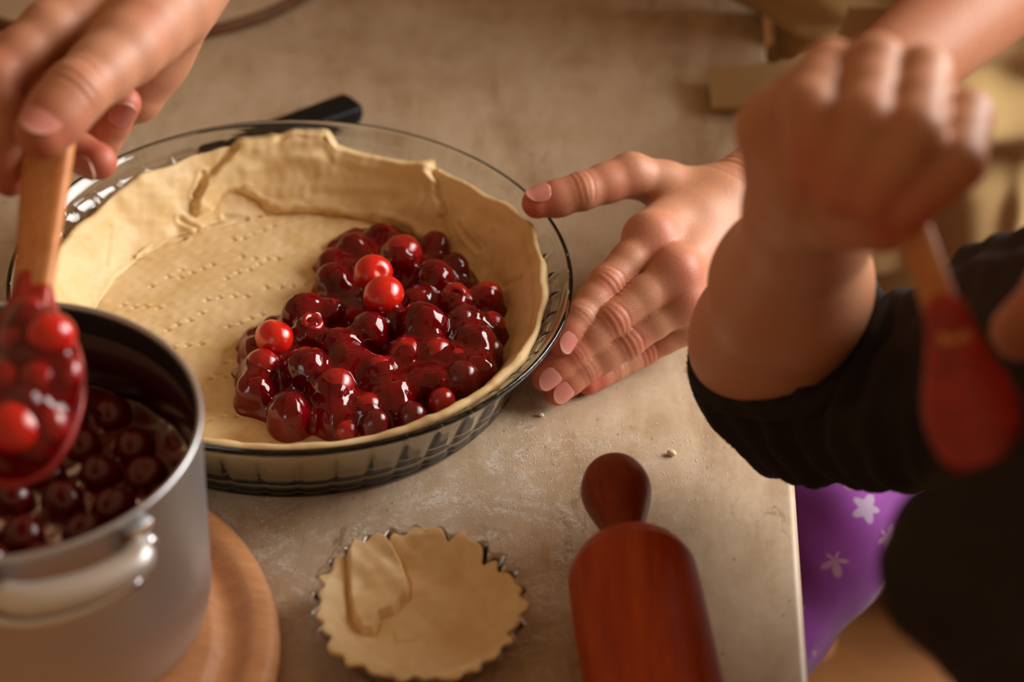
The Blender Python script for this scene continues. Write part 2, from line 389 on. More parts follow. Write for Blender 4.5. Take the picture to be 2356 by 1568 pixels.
# ------------------------------------------------------------------ glass pie dish
NF = 48
def make_dish():
    inn = smooth_prof([(0, .0052), (.06, .0052), (.104, .0052), (.1122, .0066), (.1162, .0105), (.1203, .0190), (.1246, .0290), (.1280, .0372), (.1308, .0415), (.1350, .0448), (.1378, .0478)], 6)
    lip = np.array([(.1384, .0492), (.1392, .0500), (.1401, .0500), (.1407, .0492), (.1407, .0476), (.1400, .0462), (.1388, .0450)])
    out = smooth_prof([(.1376, .0436), (.1345, .0412), (.1318, .0385), (.1292, .0330), (.1262, .0255), (.1226, .0160), (.1195, .0075), (.1178, .0020), (.1150, .0003), (.108, .0003), (.1, .0012), (.05, .0012), (0, .0012)], 6)
    prof = np.vstack([inn, lip, out]); n = NF * 10; th = np.linspace(0, 2 * np.pi, n, endpoint=False)
    fr = (th * NF / (2 * np.pi)) % 1; arch = np.abs(np.sin(np.pi * fr))           # 0 at the creases between the flutes
    r = np.tile(prof[:, 0], (n, 1)); z = np.tile(prof[:, 1], (n, 1))
    top = .0385 + .0045 * (1 - arch)[:, None]
    mask = sstep(.002, .008, z) * (1 - sstep(top - .0022, top + .0006, z))
    inner = (np.arange(len(prof)) < len(inn))[None, :]
    mask = np.where(inner, mask * sstep(.033, .037, z), mask)
    r = r - np.where(inner, np.full_like(r, 1) * .0012 * (1 - arch)[:, None] ** 2, .0011 * (1 - arch)[:, None] ** 3) * mask
    P = np.stack([np.cos(th)[:, None] * r, np.sin(th)[:, None] * r, z], -1).reshape(-1, 3)
    me = mesh_np('glass_dish', P, grid_faces(n, len(prof), True))
    bm = bmesh.new(); bm.from_mesh(me); bmesh.ops.remove_doubles(bm, verts=bm.verts, dist=1e-6)
    bmesh.ops.recalc_face_normals(bm, faces=bm.faces); bm.to_mesh(me); bm.free()
    o = link('pie_dish', me, M['glass']); tag(o, 'clear fluted glass pie dish lined with raw dough', 'dish')
make_dish()

# ------------------------------------------------------------------ dough shell in the dish
H_TH = [-180, -170, -150, -120, -100, -90, -75, -60, -45, -35, -20, -5, 5, 17, 26, 37, 48, 64, 74, 86, 89, 96, 104, 110, 122, 137, 150, 173, 180]
H_Z = [.0365, .0375, .038, .0375, .036, .0365, .0375, .039, .041, .0412, .040, .0385, .039, .0415, .0425, .0408, .0396, .0385, .0372, .0375, .0425, .0436, .042, .0405, .0405, .039, .0368, .036, .0365]
def poly_sd(px, py, poly):
    """signed distance to a closed polygon, negative inside"""
    p = np.array(poly, float); d = np.full(px.shape, 1e9); ins = np.zeros(px.shape, bool)
    for (ax, ay), (bx, by) in zip(p, np.roll(p, -1, 0)):
        ex, ey = bx - ax, by - ay; wx, wy = px - ax, py - ay
        t = np.clip((wx * ex + wy * ey) / (ex * ex + ey * ey), 0, 1)
        d = np.minimum(d, (wx - ex * t) ** 2 + (wy - ey * t) ** 2)
        c = ((ay <= py) & (by > py)) | ((by <= py) & (ay > py))
        with np.errstate(divide='ignore', invalid='ignore'): xi = ax + (py - ay) / (by - ay) * ex
        ins ^= c & (px < xi)
    return np.where(ins, -1, 1) * np.sqrt(d)
def make_shell():
    nt = 900; th = np.linspace(-np.pi, np.pi, nt, endpoint=False); deg = np.degrees(th)
    Hh = np.interp(deg, H_TH, H_Z) + .0006 * np.sin(th * 13 + 1) + .0004 * np.sin(th * 29 + 2)
    # inner surface profile by arc length (mm)
    S = np.array([0, 97, 104.2, 111.7, 120, 129.4, 136.2, 142.2, 148]); RR = np.array([0, 97, 104, 110, 114.5, 119.5, 123.5, 127.5, 132]) / 1000
    ZZ = np.array([10.5, 10.5, 12, 16.5, 23.5, 31.5, 37, 41.5, 45.2]) / 1000
    sd_ = np.linspace(0, 148, 400); rs = smooth_prof(np.stack([RR, ZZ], 1), 12); ss = np.concatenate([[0], np.cumsum(np.hypot(*np.diff(rs, axis=0).T))]) * 1000
    ns = 190; smax_ = np.interp(Hh, rs[:, 1][12:], ss[12:])       # where each column ends
    u = np.linspace(0, 1, ns) ** .8
    s = u[None, :] * smax_[:, None]
    wob = (2.2 * np.sin(th * 3 + .4) + 1.6 * np.sin(th * 7 + 2) + 1.2 * np.sin(th * 13 + 1) + .8 * np.sin(th * 23))[:, None]
    s_p = s + wob * np.exp(-((s - 104) / 9) ** 2)
    r = np.interp(s_p, ss, rs[:, 0]); z = np.interp(s_p, ss, rs[:, 1])
    dr = np.gradient(rs[:, 0]); dz = np.gradient(rs[:, 1]); L = np.hypot(dr, dz)
    nr = np.interp(s, ss, -dz / L); nz = np.interp(s, ss, dr / L)
    T = np.tile(deg[:, None], (1, ns)); X = T * 2.0                # about mm along the wall (115 mm radius)
    P3 = np.stack([np.cos(th)[:, None] * r, np.sin(th)[:, None] * r, z], -1)
    disp = np.zeros_like(s)
    q = P3.reshape(-1, 3)
    wall = sstep(96, 112, s)
    disp += (pnoise(q * 22, 3, 12, .5, 1.3) * .0007 + pnoise(q * 60, 4, 14, .5, 1.3) * .00035).reshape(s.shape) * (.35 + .9 * wall)
    disp += (pnoise(q * 150, 5, 14, .6, 1.4) * .00012).reshape(s.shape)
    # folded strip of dough pressed on the back wall, with a tongue hanging towards the middle
    flap = [(127, 117), (124.5, 129), (119, 137), (108.7, 150), (70, 152), (62, 150), (56, 136), (51, 121), (47.6, 113), (48.0, 106.5), (50.5, 104.2), (54.7, 106.8), (59, 110.5), (62.4, 112.5), (72, 112.2), (81, 110), (94, 109.3), (101, 110.5), (105, 113), (108, 119), (112, 125), (117, 124), (122, 118)]
    sd = poly_sd(X + 1.2 * np.sin(s * .5) + .5 * np.sin(s * 1.3), s + .7 * np.sin(X * .16) + .4 * np.sin(X * .51), [(a * 2.0, b) for a, b in flap])
    disp += .0030 * sstep(.9, -1.8, sd) + .0006 * np.exp(-((sd + 3) / 2.2) ** 2) * (sd < 1.5)
    disp += -.0011 * np.exp(-((sd - 1.0) / 1.0) ** 2)
    # pinched lumps along the back-left rim
    for a, b, ra, rb, h in ((96, 140, 5, 4, .0030), (91, 141, 4, 4, .0026), (102, 138, 5, 5, .0024), (109, 136, 5, 4, .0022), (116, 134, 5, 5, .0022), (121, 129, 4, 5, .0018), (124, 121, 3, 4, .0016), (113, 104, 9, 5, .0012), (128, 108, 5, 6, .0016), (133, 112, 3, 7, -.0014), (129, 103, 6, 2.5, -.0012), (58, 133, 2.0, 7, -.0018), (38, 124, 5, 2.4, -.0015), (30, 118, 2, 6, -.0010), (24, 126, 4, 8, .0010), (43, 132, 4, 6, .0012)):
        disp += h * np.exp(-(((T - a) * 2 / (ra * 1.6)) ** 2 + ((s - b) / rb) ** 2))
    # thin pressed creases
    for (t0, s0), (t1, s1), h, w in (((131, 118), (126, 106), .0013, 1.3), ((126, 104), (112, 101), .0011, 1.2), ((118, 112), (108, 104), .0010, 1.4), ((150, 108), (133, 101), .0010, 1.3), ((46, 126), (36, 121), .0013, 1.3), ((34, 134), (28, 112), .0009, 1.6), ((160, 120), (152, 132), .0008, 2), ((20, 118), (14, 132), .0008, 1.8), ((66, 126), (92, 121), .0007, 2.2), ((125, 128), (121, 138), .0012, 1.2)):
        ax_2, ay = t0 * 2.0, s0; ex, ey = (t1 - t0) * 2.0, s1 - s0; wx2, wy = X - ax_2, s - ay
        tt_ = np.clip((wx2 * ex + wy * ey) / (ex * ex + ey * ey), 0, 1); dd = np.hypot(wx2 - ex * tt_, wy - ey * tt_ + 1.2 * np.sin(tt_ * 3.1))
        disp += -h * np.exp(-(dd / w) ** 2) + .5 * h * np.exp(-((dd - 2.2 * w) / w) ** 2)
    # thicker lip
    disp += .0014 * sstep(smax_[:, None] - 8, smax_[:, None] - 1.5, s)
    # fork holes in rows
    base = at
    rows = [((417, 640), (492, 608), 4), ((525, 640), (600, 608), 4), ((475, 687), (566, 683), 4), ((540, 553), (628, 522), 5), ((616, 664), (705, 655), 4), ((385, 758), (462, 722), 4), ((280, 703), (368, 706), 4), ((398, 800), (462, 790), 3), ((525, 750), (605, 720), 4), ((488, 865), (560, 803), 3), ((490, 868), (528, 868), 2), ((485, 962), (550, 953), 3), ((560, 590), (640, 594), 4), ((350, 655), (420, 622), 3)]
    x, y = P3[..., 0], P3[..., 1]; fl_ = s < 96
    for a, b, n in rows:
        for t in np.linspace(0, 1, n):
            p = at(a[0] + (b[0] - a[0]) * t + random.uniform(-3, 3), a[1] + (b[1] - a[1]) * t + random.uniform(-3, 3), .0105)
            dx, dy = x - p[0], y - p[1]; dx, dy = dx * .9 + dy * .43, dy * .9 - dx * .43
            disp += fl_ * (-.0012 * np.exp(-((dx / .0014) ** 2 + (dy / .0009) ** 2)) + .0006 * np.exp(-(((dx - .0012) / .0012) ** 2 + ((dy - .0012) / .0009) ** 2)))
    fade = np.clip(r / .004, 0, 1); disp *= fade
    r2 = r + nr * disp; z2 = z + nz * disp
    # round over the top and go down behind, against the glass
    tr, tz = r2[:, -1], z2[:, -1]; ro_top = tr + .0046
    glass_r = lambda zz: np.interp(zz, [.0052, .0066, .0105, .019, .029, .0372, .0415, .0448, .0478], [.104, .1120, .1160, .1201, .1244, .1266, .1298, .134, .1372]) - .0003
    cols_r = [r2]; cols_z = [z2]
    for a in (.25, .5, .75):
        ang = math.pi * a; ro = np.minimum(ro_top, glass_r(tz)); c = (tr + ro) / 2; w = (ro - tr) / 2
        cols_r.append((c - w * math.cos(ang))[:, None]); cols_z.append((tz + .0020 * math.sin(ang))[:, None])
    for f in (0, .15, .3, .45, .6, .75, .88, 1):
        zz = lerp(tz, .0056, f); cols_r.append(glass_r(zz)[:, None]); cols_z.append(zz[:, None])
    cols_r += [np.full((nt, 1), .09), np.full((nt, 1), .0)]; cols_z += [np.full((nt, 1), .0056), np.full((nt, 1), .0056)]
    r = np.hstack(cols_r); z = np.hstack(cols_z)
    P = np.stack([np.cos(th)[:, None] * r, np.sin(th)[:, None] * r, z], -1)
    me = mesh_np('dough_shell', P.reshape(-1, 3), grid_faces(nt, r.shape[1], True))
    bm = bmesh.new(); bm.from_mesh(me); bmesh.ops.remove_doubles(bm, verts=bm.verts, dist=1e-6)
    bmesh.ops.recalc_face_normals(bm, faces=bm.faces); bm.to_mesh(me); bm.free()
    o = link('pie_dough', me, M['dough']); tag(o, 'raw pale pastry shell with fork holes lining the glass dish', 'dough')
make_shell()

# ------------------------------------------------------------------ cherries
def cherry_mesh(name, kind, seed):
    nu, nv = 30, 20; r_ = np.random.default_rng(seed)
    th = np.linspace(0, 2 * np.pi, nu, endpoint=False); ph = np.linspace(0, np.pi, nv)
    T, F = np.meshgrid(th, ph, indexing='ij')
    d = np.stack([np.sin(F) * np.cos(T), np.sin(F) * np.sin(T), np.cos(F)], -1).reshape(-1, 3)
    rad = np.ones(len(d)) + .035 * pnoise(d * .5, seed, 8, .6, 1.5)
    ang = np.arccos(np.clip(d[:, 2], -1, 1))
    if kind == 'whole': rad -= .20 * np.exp(-(ang / .40) ** 2); rad -= .05 * np.exp(-((math.pi - ang) / .3) ** 2)
    if kind == 'pitted': rad -= .62 * np.exp(-(ang / .42) ** 4) ; rad += .07 * np.exp(-((ang - .62) / .16) ** 2) * (1 + .6 * np.sin(np.arctan2(d[:, 1], d[:, 0]) * 5))
    if kind == 'torn':
        az = np.arctan2(d[:, 1], d[:, 0]); rad -= .55 * np.exp(-(az / .55) ** 2) * sstep(-.35, .5, d[:, 2]); rad += .04 * np.sin(az * 7) * np.exp(-((np.abs(az) - .6) / .3) ** 2)
    P = d * rad[:, None] * V(1, .94, .93)
    me = mesh_np(name, P, grid_faces(nu, nv, True))
    bm = bmesh.new(); bm.from_mesh(me); bmesh.ops.remove_doubles(bm, verts=bm.verts, dist=1e-5)
    bmesh.ops.recalc_face_normals(bm, faces=bm.faces); bm.to_mesh(me); bm.free()
    me.polygons.foreach_set('use_smooth', np.ones(len(me.polygons), bool)); return me
CH = {(k, m): None for k in ('whole', 'pitted', 'torn') for m in ('bright', 'mid', 'dark')}
for i, (k, m) in enumerate(CH):
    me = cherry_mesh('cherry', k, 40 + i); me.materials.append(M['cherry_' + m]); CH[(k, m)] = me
def cherry(p, r, kind, tone, label, group, rot=None):
    o = bpy.data.objects.new('cherry', CH[(kind, tone)]); C.objects.link(o); o.location = p; o.scale = (r, r, r)
    o.rotation_euler = rot or (random.uniform(0, 6.28), random.uniform(0, 6.28), random.uniform(0, 6.28))
    return tag(o, label, 'cherry', group)
# px, py, radius px, height, kind, tone
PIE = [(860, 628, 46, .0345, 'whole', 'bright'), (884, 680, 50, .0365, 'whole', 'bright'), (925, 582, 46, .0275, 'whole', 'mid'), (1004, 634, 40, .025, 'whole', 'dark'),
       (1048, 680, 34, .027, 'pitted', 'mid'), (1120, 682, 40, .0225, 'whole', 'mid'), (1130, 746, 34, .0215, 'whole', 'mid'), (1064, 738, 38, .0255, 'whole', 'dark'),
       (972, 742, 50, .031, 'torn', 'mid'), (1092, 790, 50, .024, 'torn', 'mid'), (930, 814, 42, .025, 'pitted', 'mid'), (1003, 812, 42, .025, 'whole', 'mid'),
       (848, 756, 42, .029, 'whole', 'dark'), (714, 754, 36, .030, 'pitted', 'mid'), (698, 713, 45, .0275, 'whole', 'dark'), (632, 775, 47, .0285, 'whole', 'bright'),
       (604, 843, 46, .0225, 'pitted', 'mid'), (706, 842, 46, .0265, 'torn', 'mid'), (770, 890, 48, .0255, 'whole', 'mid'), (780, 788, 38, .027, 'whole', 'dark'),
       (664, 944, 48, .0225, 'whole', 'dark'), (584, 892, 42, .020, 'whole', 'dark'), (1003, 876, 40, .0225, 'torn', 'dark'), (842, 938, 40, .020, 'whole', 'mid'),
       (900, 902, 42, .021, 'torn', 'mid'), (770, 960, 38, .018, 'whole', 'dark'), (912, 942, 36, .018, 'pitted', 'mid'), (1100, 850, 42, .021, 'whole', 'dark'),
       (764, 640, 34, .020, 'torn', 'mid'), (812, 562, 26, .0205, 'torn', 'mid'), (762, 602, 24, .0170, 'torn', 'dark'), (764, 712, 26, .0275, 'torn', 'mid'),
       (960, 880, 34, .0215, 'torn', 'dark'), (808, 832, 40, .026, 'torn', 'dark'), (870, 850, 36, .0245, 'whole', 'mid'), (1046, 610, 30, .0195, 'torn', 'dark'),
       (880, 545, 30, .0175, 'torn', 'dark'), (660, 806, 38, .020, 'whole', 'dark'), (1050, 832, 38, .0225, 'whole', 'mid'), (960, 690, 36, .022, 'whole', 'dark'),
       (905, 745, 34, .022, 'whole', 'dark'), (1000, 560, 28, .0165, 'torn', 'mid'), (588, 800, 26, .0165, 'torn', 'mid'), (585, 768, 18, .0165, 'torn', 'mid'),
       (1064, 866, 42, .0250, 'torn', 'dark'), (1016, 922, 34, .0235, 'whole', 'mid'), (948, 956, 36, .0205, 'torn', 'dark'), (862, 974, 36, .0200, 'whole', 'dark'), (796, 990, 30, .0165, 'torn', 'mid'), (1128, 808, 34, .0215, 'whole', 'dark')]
spots = []
for i, (px, py, rp, z, kd, tone) in enumerate(PIE):
    p = at(px, py, z); dep = (p - CAM) @ FW; r = rp / FPX * dep; spots.append((p, r))
    if i == 0: lb, gp = 'bright red glossy cherry on top of the heap, farther of the touching bright pair', None
    elif i == 1: lb, gp = 'bright red glossy cherry on top of the heap, larger of the touching bright pair', None
    elif i == 15: lb, gp = 'lone bright red cherry at the dough-side edge of the heap', None
    elif i == 8: lb, gp = 'red cherry split open by a notch in the middle of the heap', None
    else:
        lb = {'whole': {'mid': 'red cherry half sunk in the sauce in the pastry shell', 'dark': 'dark crimson cherry half sunk in the sauce in the pastry shell'},
              'pitted': {'mid': 'red cherry with a pit hole in the pastry shell', 'dark': 'dark cherry with a pit hole'},
              'torn': {'mid': 'torn red cherry piece in the pastry shell', 'dark': 'torn dark crimson cherry piece in the pastry shell'}}[kd][tone]
        gp = {'whole': 'whole', 'pitted': 'pitted', 'torn': 'torn'}[kd] + ' ' + {'mid': 'red', 'dark': 'dark'}[tone] + ' cherries in the pie'
    own = {2: 'red cherry beside the bright pair, towards the tongue of folded dough', 3: 'dark cherry below the tongue of folded dough', 4: 'red cherry with a pit hole between the dark cherries near the right dough wall',
           5: 'red cherry pressed against the dough wall next to the steadying fingers', 6: 'red cherry low against the dough wall, below the one by the fingers', 9: 'large folded red cherry beside the split one, against the dough wall',
           12: 'dark cherry with a white highlight between the bright pair and the split cherry', 14: 'large dark cherry at the heap edge between the lone bright cherry and the bright pair',
           16: 'red cherry with ragged hole at the heap edge beside the lone bright cherry', 18: 'large red cherry at the near foot of the heap, facing the tartlet tin', 20: 'largest dark cherry at the near foot of the heap beside the bare dough',
           29: 'ragged cherry scrap standing up at the far tip of the heap', 30: 'dark cherry scrap sticking out of the heap over the bare dough', 42: 'small torn red scrap peeping out beside the lone bright cherry'}
    if i in own: lb, gp = own[i], None
    rot = {0: (.9, .2, .4), 1: (2.1, .2, 1.0), 15: (.5, .15, 2.2), 8: (.25, .1, .7), 9: (.3, .2, 1.2)}.get(i)
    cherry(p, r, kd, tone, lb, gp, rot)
def make_sauce():
    F = Field((-.05, -.108, .0085), (.125, .115, .052), .00085)
    pol = [(735, 585), (800, 532), (900, 532), (1000, 566), (1085, 640), (1165, 700), (1170, 745), (1155, 830), (1105, 880), (1010, 945), (905, 985), (750, 1004), (620, 990), (550, 932), (538, 850), (565, 765), (640, 730), (728, 690), (724, 640)]
    pol = [at(a, b, .0105)[:2] for a, b in pol]
    x, y = np.meshgrid(F.ax[0], F.ax[1], indexing='ij')
    sd = poly_sd(x + .0016 * np.sin(y * 260) + .001 * np.sin(y * 610), y + .0016 * np.sin(x * 240) + .001 * np.sin(x * 570), pol)
    topz = .0105 + .0085 * np.sqrt(np.clip(-sd / .016, 0, 1)) + .0008 * np.sin(x * 330) * np.sin(y * 290)
    zz = F.ax[2][None, None, :]
    F.F = np.where(sd[..., None] < 0, zz - topz[..., None], np.hypot(np.maximum(zz - .0105, 0), sd[..., None])).astype(np.float32)
    for i, (p, r) in enumerate(spots):
        if i >= 44: F.ball(p - V(0, .0012, .0034), r * .90, .0045); F.cone(p - V(0, 0, .004), V(p[0], p[1], .012), r * .6, r * .7, .004)
        elif i in (0, 1, 15): F.cone(p - V(0, 0, .008), p - V(0, 0, .004), r * .8, r * .6, .006)
        elif PIE[i][5] == 'dark' or PIE[i][4] == 'torn': F.ball(p - V(0, .0006, .0008), r * (1.01 if PIE[i][4] == 'torn' else .95), .007); F.cone(p - V(0, 0, .002), V(p[0], p[1], .012), r * .8, r * .9, .008)
        else: F.ball(p - V(.0010, .0016, .0026), r * .95, .007); F.cone(p - V(0, 0, .002), V(p[0], p[1], .012), r * .8, r * .9, .008)
    F.F = np.maximum(F.F, .0096 - zz).astype(np.float32)
    F.F[..., 0] = 1
    vs, f = F.skin(); vs = relax(vs, f, 2); vs = vs + normals(vs, f) * ((pnoise(vs * 60, 51, 14, .5, 1.4) * .0006 + pnoise(vs * 170, 52, 14, .6, 1.3) * .00018) * sstep(.011, .015, vs[:, 2]))[:, None]
    o = link('cherry_sauce', mesh_np('cherry_sauce', vs, f), M['sauce'])
    tag(o, 'glossy dark red cherry sauce pooled in the pastry shell', 'sauce')
make_sauce()

# ------------------------------------------------------------------ saucepan on a round board
BC = V(-.1012, -.2335, 0)
bd = lathe('cutting_board', [(0, .0), (.112, .0), (.118, .0015), (.1212, .005), (.122, .010), (.1208, .0148), (.1175, .0175), (.113, .018), (.1105, .0178), (.1075, .0155), (.104, .0132), (.1005, .0128), (.097, .0140), (.0945, .0168), (.092, .018), (.08, .018), (0, .018)], M['beech'], n=160)
bd.location = BC; tag(bd, 'round beech chopping board with juice groove under the saucepan', 'cutting board')
PC = V(-.0895, -.2102, .0)
pan = thing('saucepan', 'brushed aluminium saucepan full of cherries standing on the round board', 'saucepan', (PC[0], PC[1], .018))
def pl(name, prof, m): return lathe(name, [(r, z) for r, z in prof], m, pan, 160, frame(PC, (0, 0, 1)))
pl('pan_body', [(0, .0182), (.071, .0182), (.0755, .0192), (.0778, .0225), (.0786, .028), (.0787, .06), (.0787, .1165), (.0796, .1178), (.0799, .1190), (.0793, .1202), (.0780, .1203), (.0774, .1194), (.0772, .118), (.0771, .03), (.075, .0225), (.07, .0215), (0, .0215)], M['aluminium'])
pl('lining', [(.0771, .1185), (.0768, .118), (.0766, .10), (.0766, .03), (.0745, .0235), (.0695, .0222), (0, .0222), (0, .0218), (.0697, .0218), (.0769, .03), (.0771, .1185)], M['nonstick'])
pl('stain', [(.0764, .1075), (.0766, .1075), (.07665, .09), (.07665, .07), (.0764, .07), (.0763, .09), (.0764, .1075)], M['stained'])
def pan_pt(az, r, z): return PC + V(math.cos(az) * r, math.sin(az) * r, z)
def bracket():
    def path(rows): return smooth_prof3([pan_pt(math.radians(a), r, z) for a, r, z in rows], 6)
    h = tube('side_handle', path(((-39, .0805, .1065), (-41, .0850, .1070), (-45, .0895, .1072), (-56, .0905, .1074), (-66, .0900, .1074), (-73, .0880, .1070), (-77, .0840, .1066), (-79, .0800, .1062))), [.0045] * 7 + [.0064] * 29 + [.0045] * 7, M['satin'], pan, 18, .95)
    h['label'] = 'polished steel grip riveted to the pan'
    tube('handle_wire', path(((-38, .0800, .0945), (-41, .0845, .0950), (-46, .0880, .0950), (-58, .0888, .0945), (-70, .0880, .0940), (-78, .0845, .0935), (-82, .0800, .093))), .0027, M['steel'], h, 12)
    for a, mm in ((-37, 'aluminium'), (-81, 'rust')):
        n_ = V(math.cos(math.radians(a)), math.sin(math.radians(a)), 0)
        o = link('bracket_plate', box_mesh('bracket_plate', .013, .0024, .025, .001, 2), M[mm], h)
        o.location = pan_pt(math.radians(a), .0792, .100); o.rotation_euler = (0, 0, math.radians(a) + math.pi / 2)
        fr = frame(pan_pt(math.radians(a + (1.5 if a > -60 else -1.5)), .0802, .1012), n_, (0, 0, 1))
        lathe('rivet', [(0, -.002), (.0046, -.002), (.0048, .0006), (.0040, .0022), (.0022, .0031), (0, .0034)], M['steel'], h, 24, fr)
    tube('rusty_seam', [pan_pt(math.radians(a), .0806, .1118 - .0002 * abs(a + 44)) for a in (-33, -36, -40, -43)], .0016, M['rust'], h, 8)
bracket()
SZ = .076
def pan_sauce():
    n = 120; th = np.linspace(0, 2 * np.pi, n, endpoint=False); r = np.linspace(0, .0769, 40)
    T, Rr = np.meshgrid(th, r, indexing='ij'); x, y = PC[0] + Rr * np.cos(T), PC[1] + Rr * np.sin(T)
    z = SZ + .0012 * np.sin(x * 210 + 1) * np.sin(y * 190) + .0025 * (Rr / .0769) ** 12
    P = np.stack([x, y, z], -1).reshape(-1, 3); Pb = P.copy(); Pb[:, 2] = .0235; Pb[:, :2] = PC[:2] + (Pb[:, :2] - PC[:2]) * .96
    f1 = grid_faces(n, 40, True); f2 = grid_faces(n, 40, True, len(P))[:, ::-1]
    i = np.arange(n); side = np.stack([i * 40 + 39, i * 40 + 39 + len(P), ((i + 1) % n) * 40 + 39 + len(P), ((i + 1) % n) * 40 + 39], 1)
    o = link('pan_cherry_filling', mesh_np('pan_cherry_filling', np.vstack([P, Pb]), np.vstack([f1, f2, side])), M['sauce'])
    tag(o, 'dark cherry sauce filling the saucepan', 'sauce')
pan_sauce()
hexes = [(i * .0212 + (j % 2) * .0106, j * .0184) for i in range(-4, 5) for j in range(-4, 5)]
for hx, hy in hexes:
    hx += random.uniform(-.002, .002); hy += random.uniform(-.002, .002)
    if math.hypot(hx, hy) > .0645: continue
    p = PC + V(hx, hy, SZ + random.uniform(-.001, .002))
    cherry(p, .0098, random.choice(('whole', 'whole', 'torn')), 'dark', 'dark cherry floating in the sauce inside the saucepan', 'cherries in the saucepan')

# ------------------------------------------------------------------ big wooden spoon with cherries, held over the pan
SH = atd(112, 350, .822); SB = atd(48, 905, .764)
ax_ = unit(SH - SB); side = unit(np.cross(ax_, (0, 0, 1))); nrm = np.cross(side, ax_)
sp = thing('wooden_spoon', 'big flat-handled wooden spoon scooping cherries above the saucepan', 'spoon', tuple(SB))
def spoon_bowl(name, parent, c, ax, nr, L, W, D, m, h=.0011, full=False):
    sd = np.cross(nr, ax); F = Field(c - .075, c + .075, h)
    g = np.meshgrid(*F.ax, indexing='ij'); q = [g[i] - c[i] for i in range(3)]
    a = sum(q[i] * ax[i] for i in range(3)); b = sum(q[i] * sd[i] for i in range(3)); n = sum(q[i] * nr[i] for i in range(3))
    o = (np.sqrt((a / L) ** 2 + (b / W) ** 2 + (n / D) ** 2) - 1) * min(D, W) * .9
    i_ = (np.sqrt((a / (L - .004)) ** 2 + (b / (W - .004)) ** 2 + ((n - .0005) / (D - .0035)) ** 2) - 1) * min(D, W) * .9
    d = smax(o, n - .006, .006) if full else smax(smax(o, -i_, .0015), n - .0012, .002)
    F.F = d.astype(np.float32)
    neck0, neck1 = c + ax * (L - .006) - nr * .001, c + ax * (L + .012)
    F.cone(neck0, neck1, .009, .0075, .006, (nr, 2.2))
    vs, f = F.skin(); return link(name, mesh_np(name, relax(vs, f, 1), f), m, parent)
spoon_bowl('spoon_bowl', sp, SB, ax_, nrm, .040, .0245, .015, M['spoon_red'])
def flat_handle(name, p0, p1, w0, w1, t0, t1, nr, m, parent, n=40, ends=True):
    ax = unit(p1 - p0); sd = np.cross(nr, ax); k = 20; a = np.linspace(0, 2 * np.pi, k, endpoint=False)
    se = lambda v: np.sign(v) * np.abs(v) ** .45; P = []
    for i, t in enumerate(np.linspace(0, 1, n)):
        e = 1.
        if ends: e = min(1, math.sqrt(max(1 - (1 - min((1 - t) * 14, 1)) ** 2, 0)) + .02)
        w, th = lerp(w0, w1, t) * e, lerp(t0, t1, t) * max(e, .3)
        P.append(p0 + (p1 - p0) * t + np.outer(se(np.cos(a)) * w, sd) + np.outer(se(np.sin(a)) * th, nr))
    vs = np.vstack([np.array(P).reshape(-1, 3), p0, p1]); f = grid_faces(n, k)
    f = [tuple(q) for q in f] + [(i * k + k - 1, (i + 1) * k + k - 1, (i + 1) * k, i * k) for i in range(n - 1)]
    f += [((j + 1) % k, j, n * k) for j in range(k)] + [((n - 1) * k + j, (n - 1) * k + (j + 1) % k, n * k + 1) for j in range(k)]
    me = bpy.data.meshes.new(name); me.from_pydata(vs.tolist(), [], f); bm = bmesh.new(); bm.from_mesh(me)
    bmesh.ops.recalc_face_normals(bm, faces=bm.faces); bm.to_mesh(me); bm.free()
    return link(name, me, m, parent)
hs = SB + ax_ * .036; hm = SB + ax_ * .045; he = SH + ax_ * .062
hnr = unit(nrm + side * -.25); hnr = unit(hnr - ax_ * (hnr @ ax_))
flat_handle('spoon_handle', hm - ax_ * .004, he, .0075, .0135, .0034, .0042, hnr, M['spoonwood'], sp)
o = flat_handle('handle_stain', hs - ax_ * .006, hm + ax_ * .002, .0077, .0079, .0037, .0037, hnr, M['spoon_red'], sp, 12, False)
o['label'] = 'part of the handle coated in red sauce'
spoon_spots = []
for px, py, dd, r, kd, tone in [(117, 773, .753, .0100, 'whole', 'bright'), (50, 785, .757, .0095, 'torn', 'mid'), (150, 862, .750, .0078, 'torn', 'mid'), (92, 880, .748, .0092, 'whole', 'mid'), (35, 985, .738, .0110, 'whole', 'bright'), (108, 975, .743, .0092, 'torn', 'mid'), (20, 880, .75, .0098, 'whole', 'mid'), (65, 935, .742, .0085, 'torn', 'dark'), (-20, 940, .745, .009, 'whole', 'mid'), (75, 825, .752, .0085, 'torn', 'dark'), (80, 1025, .742, .0075, 'torn', 'mid'), (140, 915, .75, .0075, 'torn', 'mid'), (70, 722, .763, .0072, 'torn', 'mid'), (60, 750, .758, .0075, 'torn', 'mid')]:
    p = atd(px, py, dd); spoon_spots.append((p, r))
    cherry(p, r, kd, tone, {'bright': 'bright red cherry heaped on the big wooden spoon', 'mid': 'red cherry heaped on the big wooden spoon', 'dark': 'dark cherry piece heaped on the big wooden spoon'}[tone], tone + ' cherries on the spoon')
F = Field(SB - .06, SB + .06, .001)
F.cone(SB - ax_ * .016, SB + ax_ * .022, .020, .018, .004, (nrm, 1.9))
for p, r in spoon_spots: F.ball(p - nrm * .002, r * .92, .006); F.cone(p, SB + (p - SB) * .7 - nrm * .002, r * .7, r * .8, .005)
vs, f = F.skin(); o = link('spoon_sauce', mesh_np('spoon_sauce', relax(vs, f, 2), f), M['sauce'])
tag(o, 'glossy cherry sauce clinging to the cherries on the big wooden spoon', 'sauce')

